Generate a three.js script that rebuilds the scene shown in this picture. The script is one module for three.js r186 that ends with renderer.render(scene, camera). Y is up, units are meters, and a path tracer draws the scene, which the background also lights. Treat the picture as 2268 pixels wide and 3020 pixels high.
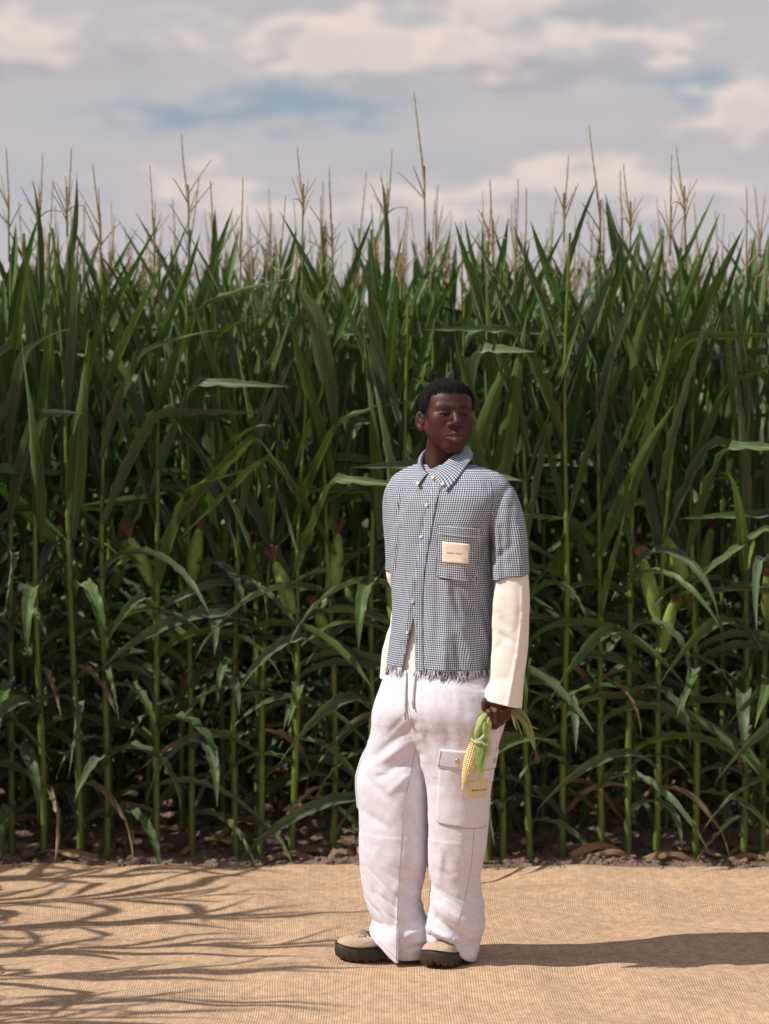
import * as THREE from 'three';
import { mergeGeometries, mergeVertices } from 'three/addons/utils/BufferGeometryUtils.js';
import { createNoise2D, createNoise3D } from 'simplex-noise';

// ---------------------------------------------------------------- camera, sky, sun, exposure
const scene = new THREE.Scene();
const EYE = 1.74, DIST = 7.6, FPX = 7106;                 // eye height, metres to the person, focal length in photograph pixels
const camera = new THREE.PerspectiveCamera(2 * Math.atan(1510 / FPX) * 180 / Math.PI, 2268 / 3020, 0.1, 400);
camera.position.set(0, EYE, DIST);
camera.lookAt(0, EYE, 0);
camera.setViewOffset(2268, 3020, 0, 278, 2268, 3020);     // level camera, lens shifted down
camera.focus = 7.5;
camera.userData.fStop = 2.8;
const renderer = new THREE.WebGLRenderer({ antialias: true });
renderer.toneMapping = THREE.LinearToneMapping;
renderer.toneMappingExposure = 1.0;
renderer.shadowMap.enabled = true;

const SUN_EL = 48 * Math.PI / 180, SUN_AZ = 12.5 * Math.PI / 180;
const sunDir = new THREE.Vector3(-Math.cos(SUN_EL) * Math.cos(SUN_AZ), Math.sin(SUN_EL), Math.cos(SUN_EL) * Math.sin(SUN_AZ));
const sun = new THREE.DirectionalLight(new THREE.Color(1.0, 0.94, 0.85), 5.0);
sun.name = 'sun';
sun.position.copy(sunDir).multiplyScalar(30);
sun.target.position.set(0, 0, 0);
sun.castShadow = true;
sun.shadow.mapSize.set(4096, 4096);
sun.shadow.radius = 1.2;
Object.assign(sun.shadow.camera, { left: -9, right: 9, top: 9, bottom: -9, near: 1, far: 80 });
scene.add(sun, sun.target);

// ---------------------------------------------------------------- random and noise
function rngOf(a) { return () => { a |= 0; a = a + 0x6D2B79F5 | 0; let t = Math.imul(a ^ a >>> 15, 1 | a); t = t + Math.imul(t ^ t >>> 7, 61 | t) ^ t; return ((t ^ t >>> 14) >>> 0) / 4294967296; }; }
const noise2 = createNoise2D(rngOf(11)), noise3 = createNoise3D(rngOf(12));
const clamp = (x, a = 0, b = 1) => Math.min(b, Math.max(a, x));
const sstep = (a, b, x) => { const t = clamp((x - a) / (b - a)); return t * t * (3 - 2 * t); };
const lerp = (a, b, t) => a + (b - a) * t;
const fbm2 = (x, y, o = 4) => { let s = 0, a = 0.5; for (let i = 0; i < o; i++) { s += a * noise2(x, y); x = x * 2.03 + 7.1; y = y * 2.03 - 3.7; a *= 0.5; } return s; };
const fbm3 = (x, y, z, o = 4) => { let s = 0, a = 0.5; for (let i = 0; i < o; i++) { s += a * noise3(x, y, z); x = x * 2.03 + 7.1; y = y * 2.03 - 3.7; z = z * 2.03 + 1.3; a *= 0.5; } return s; };

// ---------------------------------------------------------------- sky: a broken deck of soft cumulus with blue gaps
{
  const W = 4096, H = 2048, data = new Float32Array(W * H * 4);
  const grey = [0.535, 0.512, 0.528], cream = [0.83, 0.71, 0.645], blue = [0.31, 0.40, 0.475], dusk = [0.385, 0.38, 0.43];
  // [azimuth, elevation, half width, half height (degrees), kind, strength] of the clouds and gaps ahead
  const near = [
    [-3.4, 7.22, 2.9, 0.40, 'b', 1.1], [-1.0, 7.5, 1.9, 0.34, 'b', 0.8], [-5.6, 7.1, 1.2, 0.2, 'b', 0.4], [7.4, 7.85, 1.3, 0.26, 'b', 1.1],
    [-8.7, 8.75, 1.35, 0.62, 'c', 0.95], [-0.4, 8.8, 2.3, 0.62, 'c', 0.8], [2.0, 8.5, 1.9, 0.6, 'c', 0.55], [2.7, 9.8, 0.9, 0.55, 'c', 0.9], [-1.6, 9.3, 0.9, 0.5, 'c', 0.45], [-4.8, 9.1, 1.5, 0.6, 'c', 0.3], [-2.2, 8.3, 1.2, 0.3, 'c', 0.4],
    [5.7, 8.85, 1.5, 0.42, 'c', 0.65], [7.0, 8.6, 0.9, 0.3, 'c', 0.4], [8.9, 7.3, 1.25, 0.62, 'c', 0.95], [7.6, 6.8, 1.1, 0.4, 'c', 0.5], [-4.7, 5.5, 1.3, 0.42, 'c', 0.75], [-3.6, 5.0, 1.6, 0.4, 'c', 0.5], [3.6, 5.6, 1.2, 0.42, 'c', 0.65], [5.4, 5.7, 1.2, 0.45, 'c', 0.75], [1.2, 5.2, 2.2, 0.45, 'c', 0.65], [7.2, 5.2, 1.5, 0.4, 'c', 0.5],
    [-1.9, 4.6, 2, 0.4, 'c', 0.5], [-8.7, 8.1, 1.3, 0.22, 'd', 0.85], [4.1, 8.1, 1.9, 0.26, 'd', 0.95], [4.9, 9.5, 1.5, 0.26, 'd', 0.65], [-6.2, 8.7, 1.3, 0.3, 'd', 0.5], [0.2, 7.95, 2.2, 0.2, 'd', 0.35],
    [-8.2, 5.2, 1.5, 0.6, 's', 0.7], [0.6, 6.1, 1.6, 0.4, 's', 0.35], [-2.8, 6.2, 1.3, 0.3, 's', 0.15], [6.4, 4.4, 2, 0.4, 's', 0.3], [-1, 9.85, 2, 0.25, 'd', 0.25]];
  const sunL = Math.hypot(sunDir.x, sunDir.z);
  for (let j = 0; j < H; j++) {
    const el = ((j + 0.5) / H - 0.5) * Math.PI, deg = el * 180 / Math.PI, y = Math.sin(el), c = Math.cos(el);
    for (let i = 0; i < W; i++) {
      const o = (j * W + i) * 4;
      let R = grey[0], G = grey[1], B = grey[2];
      if (deg > -1.5) {
        const ang = ((i + 0.5) / W - 0.5) * 2 * Math.PI, x = Math.cos(ang) * c, z = Math.sin(ang) * c;
        const az = Math.atan2(x, -z) * 180 / Math.PI;                // 0 straight ahead, + to the right
        const h = Math.max(y, 0) + 0.11, k = 1 / h, u = x * k, v = z * k;
        const wide = fbm2(u * 0.55 + 3.1, v * 0.9 + 8.2, 3), fine = fbm2(u * 1.5 - 5.2, v * 2.6 + 1.7, 4);
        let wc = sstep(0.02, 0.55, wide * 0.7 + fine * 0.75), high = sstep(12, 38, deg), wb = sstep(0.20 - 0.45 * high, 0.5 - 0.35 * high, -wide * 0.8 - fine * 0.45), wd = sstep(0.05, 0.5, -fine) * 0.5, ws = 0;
        const inside = sstep(17, 12, Math.abs(az)) * sstep(14, 10.6, deg);     // where the listed clouds stand in for the noise
        wc *= 1 - 0.9 * inside; wb *= 1 - inside; wd *= 1 - 0.6 * inside;
        if (inside > 0) {
          const wx = fbm2(az * 0.35, deg * 1.1 + 20, 4), wy = fbm2(az * 0.35 + 40, deg * 1.1, 4);
          let over = 0;
          for (const [a, e, sx, sy, kind, s] of near) {
            const dx = (az - a + wx * 1.3) / sx, dy = (deg - e + wy * 0.6) / sy, q = dx * dx + dy * dy;
            if (q > 6) continue;
            const g = s * inside * Math.exp(-Math.pow(q, 1.15) * 0.9);
            if (kind === 'c') { const dy2 = dy + 0.35 / sy, q2 = dx * dx + dy2 * dy2; over += s * inside * Math.exp(-Math.pow(q2, 1.15) * 0.9); }
            if (kind === 'b') wb += g; else if (kind === 'c') wc += g; else if (kind === 'd') wd += g; else ws += g;
          }
          // cumulus: billowed edges, bright where little cloud lies above, grey below
          const bil = (a, d) => 0.6 * fbm2(a * 0.55 + 9, d * 1.2, 3), den = sstep(0.05, 0.85, wc * 1.2 + 0.55 * bil(az, deg)), upp = sstep(0.05, 0.85, over * 1.2 + 0.55 * bil(az, deg + 0.3)), litTop = clamp(0.66 + 0.8 * (den - upp));
          wc = den * litTop; wd += den * (1 - litTop) * 0.9; wb *= 1 - 0.6 * den;
        }
        const haze = sstep(9, 0, deg) * 0.35;
        const mix = (col, w) => { w = clamp(w); R = lerp(R, col[0], w); G = lerp(G, col[1], w); B = lerp(B, col[2], w); };
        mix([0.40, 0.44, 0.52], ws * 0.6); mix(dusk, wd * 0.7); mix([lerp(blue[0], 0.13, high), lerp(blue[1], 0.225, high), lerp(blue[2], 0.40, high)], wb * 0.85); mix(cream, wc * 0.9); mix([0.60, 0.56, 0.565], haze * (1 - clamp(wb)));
        // the air brightens broadly round the sun
        const cs = (x * sunDir.x + y * sunDir.y + z * sunDir.z), glow = 1 + 0.5 * Math.pow(Math.max(cs, 0), 6);
        R *= glow; G *= glow; B *= glow;
      }
      data[o] = R; data[o + 1] = G; data[o + 2] = B; data[o + 3] = 1;
    }
  }
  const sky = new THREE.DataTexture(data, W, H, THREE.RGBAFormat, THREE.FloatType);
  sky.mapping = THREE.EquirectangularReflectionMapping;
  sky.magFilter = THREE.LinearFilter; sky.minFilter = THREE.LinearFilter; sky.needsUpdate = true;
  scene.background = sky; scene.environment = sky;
}

// ---------------------------------------------------------------- helpers
const UP = new THREE.Vector3(0, 1, 0);
const used = new Map();
function numbered(name) { const n = used.get(name) || 0; used.set(name, n + 1); return n ? name + '_' + String(n).padStart(3, '0') : name; }
function shade(o) { o.traverse((m) => { if (m.isMesh) { m.castShadow = true; m.receiveShadow = true; } }); return o; }
function tag(o, label, category, group, kind) { Object.assign(o.userData, { label }); if (category) o.userData.category = category; if (group) o.userData.group = group; if (kind) o.userData.kind = kind; return o; }
function top(o, name) { o.name = numbered(name); scene.add(o); return shade(o); }
function part(parent, name, geometry, material) { const m = new THREE.Mesh(geometry, material); m.name = name; parent.add(m); return shade(m); }
function dataTex(w, h, fn, srgb = true) {
  const d = new Uint8Array(w * h * 4);
  for (let y = 0; y < h; y++) for (let x = 0; x < w; x++) { const c = fn(x / w, y / h, x, y), o = (y * w + x) * 4; for (let k = 0; k < 3; k++) d[o + k] = clamp(c[k]) * 255; d[o + 3] = c.length > 3 ? clamp(c[3]) * 255 : 255; }
  const t = new THREE.DataTexture(d, w, h); t.wrapS = t.wrapT = THREE.RepeatWrapping; t.magFilter = THREE.LinearFilter; t.minFilter = THREE.LinearMipmapLinearFilter; t.generateMipmaps = true;
  if (srgb) t.colorSpace = THREE.SRGBColorSpace;
  t.needsUpdate = true; return t;
}
const s1 = (c) => (c <= 0.0031308 ? 12.92 * c : 1.055 * Math.pow(c, 1 / 2.4) - 0.055);
const S = (r, g, b) => [s1(r), s1(g), s1(b)];                        // linear colour -> bytes of an sRGB map
const lin = (r, g, b) => new THREE.Color().setRGB(r, g, b);
const tnoise = (u, v, f, k = 0) => {                                 // tileable noise in u, v
  const a = u * 2 * Math.PI, b = v * 2 * Math.PI, r = f / (2 * Math.PI);
  return noise3(Math.cos(a) * r + k * 13.7, Math.sin(a) * r + Math.cos(b) * r, Math.sin(b) * r - k * 5.3);
};
function grid(nu, nv, fn, closeU = false) {                          // quad grid; fn(u, v) -> [x, y, z, (u, v)]
  const pos = [], uv = [], idx = [], w = nu + 1;
  for (let j = 0; j <= nv; j++) for (let i = 0; i <= nu; i++) { const p = fn(i / nu, j / nv, i, j); pos.push(p[0], p[1], p[2]); uv.push(p.length > 3 ? p[3] : i / nu, p.length > 3 ? p[4] : j / nv); }
  for (let j = 0; j < nv; j++) for (let i = 0; i < nu; i++) { const a = j * w + i; idx.push(a, a + 1, a + w + 1, a, a + w + 1, a + w); }
  const g = new THREE.BufferGeometry();
  g.setAttribute('position', new THREE.Float32BufferAttribute(pos, 3)); g.setAttribute('uv', new THREE.Float32BufferAttribute(uv, 2)); g.setIndex(idx);
  g.computeVertexNormals();
  if (closeU) { const n = g.attributes.normal; for (let j = 0; j <= nv; j++) { const a = j * w, b = a + nu; for (let k = 0; k < 3; k++) { const m = (n.array[a * 3 + k] + n.array[b * 3 + k]) / 2; n.array[a * 3 + k] = n.array[b * 3 + k] = m; } } }
  return g;
}
function tube(points, radius, seg = 6, closed = false) {             // radius: number or fn(t)
  const curve = new THREE.CatmullRomCurve3(points.map((p) => (p.isVector3 ? p : new THREE.Vector3(...p))), closed), n = Math.max(4, points.length * 3);
  const fr = curve.computeFrenetFrames(n, closed), rf = typeof radius === 'number' ? () => radius : radius;
  return grid(seg, n, (u, t, i, j) => {
    const p = curve.getPointAt(t), a = u * 2 * Math.PI, r = rf(t), N = fr.normals[j], B = fr.binormals[j];
    return [p.x + (N.x * Math.cos(a) + B.x * Math.sin(a)) * r, p.y + (N.y * Math.cos(a) + B.y * Math.sin(a)) * r, p.z + (N.z * Math.cos(a) + B.z * Math.sin(a)) * r];
  }, true);
}
function merged(list) { const flat = list.map((g) => { for (const k of Object.keys(g.attributes)) if (!['position', 'normal', 'uv', 'color'].includes(k)) g.deleteAttribute(k); return g.index ? g : mergeVertices(g); }); return mergeGeometries(flat); }
// ---------------------------------------------------------------- ground: soil and the woven cloth laid on it
const EDGE = -1.60;                                                   // where the cloth ends and the field begins
const edgeLine = (x) => EDGE + 0.055 * noise2(x * 0.8 + 4, 2.2) + 0.026 * noise2(x * 2.6, 9.1) + 0.010 * noise2(x * 8, 1.1);
const clothY = (x, z) => 0.018 + 0.010 * noise2(x * 0.75 + z * 0.25, z * 1.5 + 3) + 0.006 * noise2(x * 1.6 + 5 + z * 0.7, z * 3.4 + 1) + 0.0024 * noise2(x * 3.5, z * 8 + 9) + 0.010 * noise2(x * 1.9 + 2, z * 1.1 + 6)
  + 0.010 * sstep(EDGE + 0.30, EDGE + 0.03, z) * (0.6 + 0.6 * noise2(x * 1.3, 7));
const soilY = (x, z) => {
  const row = Math.cos((z + 1.90) / 0.62 * Math.PI * 2) * 0.03;
  let h = -0.012 + 0.018 * fbm2(x * 4, z * 4, 4) + 0.03 * Math.max(0, fbm2(x * 9 + 4, z * 9, 3)) + row * sstep(-1.7, -2.1, z);
  h += 0.036 * Math.exp(-Math.pow((z - edgeLine(x) + 0.10) / 0.07, 2)) * (0.75 + 0.6 * noise2(x * 2.3, 3.3));   // loose berm thrown up along the cloth
  if (z > edgeLine(x) + 0.0) h = Math.min(h, clothY(x, z) - 0.02);
  return h;
};
const soilTex = dataTex(512, 512, (u, v) => {
  const n = 0.5 + 0.5 * (0.5 * tnoise(u, v, 6) + 0.3 * tnoise(u, v, 17, 1) + 0.35 * tnoise(u, v, 60, 2));
  const k = 0.65 + 0.7 * n; return S(0.185 * k, 0.122 * k, 0.088 * k);
});
const soilBump = dataTex(512, 512, (u, v) => { const n = 0.5 + 0.3 * tnoise(u, v, 14, 3) + 0.25 * tnoise(u, v, 55, 4); return [n, n, n]; }, false);
const soilMat = new THREE.MeshStandardMaterial({ map: soilTex, bumpMap: soilBump, bumpScale: 0.012, roughness: 0.96 });
{
  const xs = [], zs = [];                                             // a sheet that is fine near the cloth edge and coarse far away
  for (let x = -60; x < -6; x += 3) xs.push(x); for (let x = -6; x < -2.6; x += 0.1) xs.push(x); for (let x = -2.6; x < 2.6; x += 0.016) xs.push(x); for (let x = 2.6; x < 6; x += 0.1) xs.push(x); for (let x = 6; x <= 60; x += 3) xs.push(x);
  for (let z = -120; z < -10; z += 5) zs.push(z); for (let z = -10; z < -4.4; z += 0.12) zs.push(z); for (let z = -4.4; z < -1.4; z += 0.016) zs.push(z); for (let z = -1.4; z < 4; z += 0.25) zs.push(z); for (let z = 4; z <= 60; z += 4) zs.push(z);
  const pos = [], uv = [], idx = [], w = xs.length;
  for (const z of zs) for (const x of xs) { pos.push(x, soilY(x, z), z); uv.push(x * 1.6, z * 1.6); }
  for (let j = 0; j < zs.length - 1; j++) for (let i = 0; i < w - 1; i++) { const a = j * w + i; idx.push(a, a + w, a + w + 1, a, a + w + 1, a + 1); }
  const g = new THREE.BufferGeometry(); g.setAttribute('position', new THREE.Float32BufferAttribute(pos, 3)); g.setAttribute('uv', new THREE.Float32BufferAttribute(uv, 2)); g.setIndex(idx); g.computeVertexNormals();
  const m = new THREE.Mesh(g, soilMat); top(m, 'soil_ground'); m.userData.kind = 'structure'; m.userData.label = 'dry brown soil under the corn plants';
}
// woven jute: ribs running away from the camera, crossed by short weft floats
const RIB = 0.0078, TILE = RIB * 32;
const hash2 = (i, j) => { const s = Math.sin(i * 127.1 + j * 311.7) * 43758.5453; return s - Math.floor(s); };
const weave = (u, v) => {
  const x = u * 32, i = Math.floor(x) % 32, fx = x - Math.floor(x), y = v * 20 + hash2(i, 9.1), j = Math.floor(y) % 20, fy = y - Math.floor(y);
  const rib = Math.pow(Math.sin(Math.PI * fx), 0.75), knot = 0.88 + 0.12 * Math.sin(Math.PI * fy);
  return { h: rib * knot * (0.86 + 0.28 * hash2(i, 3.7)), tone: 0.86 + 0.20 * hash2(i + 0.5, j * 3.1) + 0.08 * hash2(i * 7.7, 1.3), hole: (1 - rib) * (hash2(i * 3.3, j * 1.7) > 0.45 ? 1 : 0.45), r: hash2(i, j) };
};
const clothTex = dataTex(1024, 1024, (u, v) => {
  const w = weave(u, v), n = 1 + 0.14 * tnoise(u, v, 5, 5) + 0.10 * tnoise(u, v, 70, 6);
  const k = w.tone * n * (1 - 0.19 * w.hole), warm = 0.95 + 0.1 * w.r;
  return S(0.515 * k, 0.332 * k * (0.98 + 0.04 * warm), 0.212 * k * warm);
});
const clothBump = dataTex(1024, 1024, (u, v) => { const h = weave(u, v).h; return [h, h, h]; }, false);
const clothMat = new THREE.MeshStandardMaterial({ map: clothTex, bumpMap: clothBump, bumpScale: 0.0014, roughness: 0.92, vertexColors: true });
{
  const nx = 520, nz = 360, x0 = -4.6, x1 = 4.6, z1 = 6.2, pos = [], uv = [], col = [], idx = [], w = nx + 1;
  for (let j = 0; j <= nz + 1; j++) for (let i = 0; i <= nx; i++) {
    const fx = i / nx * 2 - 1, x = lerp(x0, x1, 0.5 + 0.5 * (0.55 * fx + 0.45 * fx * fx * fx)), t = Math.max(0, j - 1) / nz, z = lerp(edgeLine(x), z1, Math.pow(t, 1.7));
    pos.push(x, clothY(x, z) - (j === 0 ? 0.02 : 0), z + (j === 0 ? -0.004 : 0));
    const sx = 0.05 * noise2(x * 0.35 + 2, z * 0.55) + 0.012 * noise2(x * 0.8, z * 1.3 + 4);               // the ribs wander as the cloth lies in soft waves
    uv.push((x + sx) / TILE, z / TILE);
    const dirt = 1 - 0.10 * sstep(0.15, 0.55, fbm2(x * 1.1 + 9, z * 2.6, 4)) - 0.16 * sstep(0.34, 0.5, fbm2(x * 14, z * 14 + 5, 2)), d2 = 1 + 0.05 * noise2(x * 0.6, z * 5);
    col.push(dirt * d2, dirt * d2 * 0.995, dirt * d2 * 0.985);
  }
  for (let j = 0; j <= nz; j++) for (let i = 0; i < nx; i++) { const a = j * w + i; idx.push(a, a + w, a + w + 1, a, a + w + 1, a + 1); }
  const g = new THREE.BufferGeometry(); g.setAttribute('position', new THREE.Float32BufferAttribute(pos, 3)); g.setAttribute('uv', new THREE.Float32BufferAttribute(uv, 2)); g.setAttribute('color', new THREE.Float32BufferAttribute(col, 3)); g.setIndex(idx); g.computeVertexNormals();
  tag(top(new THREE.Mesh(g, clothMat), 'woven_ground_cloth'), 'tan woven jute cloth spread on the ground in front of the corn', 'ground cloth');
}
// clods and crumbs of soil, dry leaf litter
{
  const r = rngOf(31), ico = new THREE.IcosahedronGeometry(1, 2), p = ico.attributes.position;
  const clodGeo = mergeVertices(ico.clone().deleteAttribute('uv').deleteAttribute('normal')), q = clodGeo.attributes.position;
  for (let i = 0; i < q.count; i++) { const k = 1 + 0.38 * noise3(q.getX(i) * 1.6, q.getY(i) * 1.6, q.getZ(i) * 1.6); q.setXYZ(i, q.getX(i) * k, q.getY(i) * k * 0.62, q.getZ(i) * k); }
  clodGeo.computeVertexNormals();
  const N = 1700, im = new THREE.InstancedMesh(clodGeo, new THREE.MeshStandardMaterial({ color: lin(0.18, 0.118, 0.084), roughness: 0.97 }), N), o = new THREE.Object3D(), c = new THREE.Color();
  for (let i = 0; i < N; i++) {
    const nearEdge = r() < 0.5, x = lerp(-2.4, 2.4, r()), spill = r() < 0.07, z = spill ? edgeLine(x) + 0.10 * Math.pow(r(), 2.2) : nearEdge ? edgeLine(x) - 0.02 - 0.22 * Math.pow(r(), 1.4) : -1.74 - 2.6 * r(), s = spill ? 0.003 + 0.007 * r() * r() : (nearEdge ? 0.0035 + 0.009 * Math.pow(r(), 3) : 0.008 + 0.03 * Math.pow(r(), 2));
    o.position.set(x, (spill ? clothY(x, z) : soilY(x, z)) + s * 0.2, z); o.rotation.set(r() * 0.6, r() * 6.3, r() * 0.6); o.scale.set(s * (0.8 + r() * 0.6), s, s * (0.8 + r() * 0.6)); o.updateMatrix(); im.setMatrixAt(i, o.matrix);
    const k = 0.7 + 0.7 * r(); im.setColorAt(i, c.setRGB(k, k * (0.95 + 0.08 * r()), k * (0.9 + 0.12 * r())));
  }
  tag(top(im, 'soil_clods'), 'loose crumbly soil clods along the foot of the corn', 'soil', null, 'stuff');
  const strip = grid(3, 8, (u, v) => { const w = 0.5 * Math.sin(Math.PI * Math.min(1, v * 0.9 + 0.08)), a = v * 2.2; return [(u - 0.5) * 0.07 * w * 2, 0.02 + 0.035 * Math.sin(a * 1.6) + 0.016 * Math.cos((u - 0.5) * 5), (v - 0.5) * 0.34 + 0.02 * Math.sin(u * 7 + v * 5)]; });
  const M = 460, lit = new THREE.InstancedMesh(strip, new THREE.MeshStandardMaterial({ color: lin(0.22, 0.135, 0.075), roughness: 0.85, side: THREE.DoubleSide }), M);
  for (let i = 0; i < M; i++) {
    const x = lerp(-2.6, 2.6, r()), z = -1.72 - 3.2 * Math.pow(r(), 0.8); o.position.set(x, soilY(x, z) + 0.004, z); o.rotation.set((r() - 0.5) * 0.5, r() * 6.3, (r() - 0.5) * 0.9); const s = 0.28 + 0.5 * r(); o.scale.set(s, s * (0.5 + r()), s); o.updateMatrix(); lit.setMatrixAt(i, o.matrix);
    const k = 0.55 + 0.75 * r(); lit.setColorAt(i, c.setRGB(k, k * (0.88 + 0.2 * r()), k * (0.8 + 0.3 * r())));
  }
  tag(top(lit, 'dry_leaf_litter'), 'dry fallen corn leaves scattered on the soil', 'leaf litter', null, 'stuff');
}
// ---------------------------------------------------------------- corn
const leafTex = (seed, base, rib, dry) => dataTex(128, 512, (u, v) => {
  const across = Math.abs(u - 0.5) * 2, mid = Math.exp(-Math.pow(across / 0.07, 2)), vein = 0.5 + 0.5 * Math.sin(u * 62 * Math.PI), fine = tnoise(u, v * 0.15, 60, seed);
  const blot = tnoise(u, v, 7, seed + 3), long = noise2(u * 14 + seed * 9, v * 3.2), spot = sstep(0.62, 0.8, tnoise(u, v, 34, seed + 6)) * dry;
  const edge = sstep(0.80, 1.0, across + 0.2 * tnoise(u, v, 16, seed + 8)) * dry;
  const k = (0.86 + 0.13 * vein) * (1 + 0.16 * fine + 0.22 * blot + 0.18 * long);
  const c = [0, 1, 2].map((n) => lerp(lerp(base[n] * k, rib[n], mid * 0.75), [0.30, 0.21, 0.10][n], clamp(spot * 0.6 + edge * 0.75)));
  return S(...c);
});
const leafMat = (tex, tr = 0.34) => new THREE.MeshPhysicalMaterial({ map: tex, roughness: 0.92, side: THREE.DoubleSide, transmission: tr, thickness: 0, clearcoat: 0.30, clearcoatRoughness: 0.38, specularIntensity: 0.6 });
const LEAF = [
  leafMat(leafTex(1, [0.050, 0.118, 0.012], [0.17, 0.26, 0.05], 0.15)),
  leafMat(leafTex(2, [0.068, 0.130, 0.022], [0.20, 0.27, 0.07], 0.25)),
  leafMat(leafTex(3, [0.076, 0.122, 0.046], [0.19, 0.24, 0.10], 0.4)),
  leafMat(leafTex(4, [0.125, 0.160, 0.060], [0.24, 0.28, 0.12], 0.8)),
  leafMat(leafTex(5, [0.25, 0.185, 0.095], [0.32, 0.25, 0.14], 1.0), 0.25)];
const stalkTex = dataTex(64, 512, (u, v) => { const n = 1 + 0.18 * tnoise(u, v, 9, 9) + 0.12 * Math.sin(u * 44 * Math.PI), b = sstep(0.35, 0.7, tnoise(u, v, 5, 12)); return S(lerp(0.105, 0.15, b) * n, lerp(0.155, 0.165, b) * n, lerp(0.022, 0.036, b) * n); });
const stalkMat = new THREE.MeshPhysicalMaterial({ map: stalkTex, roughness: 0.5, clearcoat: 0.2, clearcoatRoughness: 0.4 });
const tasselMat = new THREE.MeshPhysicalMaterial({ color: lin(0.42, 0.315, 0.185), roughness: 0.95, transmission: 0.2, thickness: 0 });
const tasselGreen = new THREE.MeshStandardMaterial({ color: lin(0.20, 0.19, 0.085), roughness: 0.85 });
const huskTex = dataTex(128, 256, (u, v) => { const st = 0.5 + 0.5 * Math.sin(u * 46 * Math.PI + 0.6 * tnoise(u, v, 5, 2)), n = 1 + 0.2 * tnoise(u, v, 6, 3); return S((0.16 + 0.06 * st) * n, (0.25 + 0.05 * st) * n, (0.045 + 0.02 * st) * n); });
const huskMat = new THREE.MeshPhysicalMaterial({ map: huskTex, roughness: 0.95, clearcoat: 0.3, clearcoatRoughness: 0.5 });
const silkMat = new THREE.MeshStandardMaterial({ color: lin(0.135, 0.060, 0.036), roughness: 0.8 });

function leafGeometry({ L, W, a0, bend, p = 1.4, twist = 0, fold = 0.35, wave = 0.2, kinkAt = 2, kink = 0, sway = 0, seed = 0, n = 18 }) {
  const r = rngOf(900 + seed), ph = [r() * 6, r() * 6, r() * 6], fr = 5 + 5 * r(), pos = [], uv = [], idx = [], A = [-1, -0.5, 0, 0.5, 1];
  let x = 0, y = 0, z = 0;
  for (let j = 0; j <= n; j++) {
    const t = j / n, th = a0 + bend * Math.pow(t, p) + kink * sstep(kinkAt - 0.05, kinkAt + 0.05, t), yaw = sway * t * t;
    const T = new THREE.Vector3(Math.sin(th) * Math.cos(yaw), Math.cos(th), Math.sin(th) * Math.sin(yaw)).normalize();
    const side = new THREE.Vector3(-Math.sin(yaw), 0, Math.cos(yaw)).applyAxisAngle(T, twist * Math.pow(t, 1.2)), N = new THREE.Vector3().crossVectors(side, T).normalize();
    const prof = (0.5 + 0.5 * sstep(0, 0.26, t)) * (t > 0.3 ? 1 - Math.pow((t - 0.3) / 0.7, 1.75) : 1), w = Math.max(0.0006, W / 2 * prof);
    const f = fold * (1 - 0.5 * t);
    A.forEach((u) => {
      const wv = wave * w * u * u * Math.sin(fr * t * 6.28 + ph[u > 0 ? 0 : 1]) * sstep(0.02, 0.2, t), lift = f * Math.abs(u) * w, sq = Math.cos(f * 0.8);
      pos.push(x + side.x * u * w * sq + N.x * (wv + lift), y + side.y * u * w * sq + N.y * (wv + lift), z + side.z * u * w * sq + N.z * (wv + lift));
      uv.push(u / 2 + 0.5, t);
    });
    x += T.x * L / n; y += T.y * L / n; z += T.z * L / n;
  }
  for (let j = 0; j < n; j++) for (let i = 0; i < 4; i++) { const a = j * 5 + i; idx.push(a, a + 1, a + 6, a, a + 6, a + 5); }
  const g = new THREE.BufferGeometry(); g.setAttribute('position', new THREE.Float32BufferAttribute(pos, 3)); g.setAttribute('uv', new THREE.Float32BufferAttribute(uv, 2)); g.setIndex(idx); g.computeVertexNormals(); return g;
}
const KIND = { erect: [], semi: [], arch: [], droop: [], dry: [] };
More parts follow.
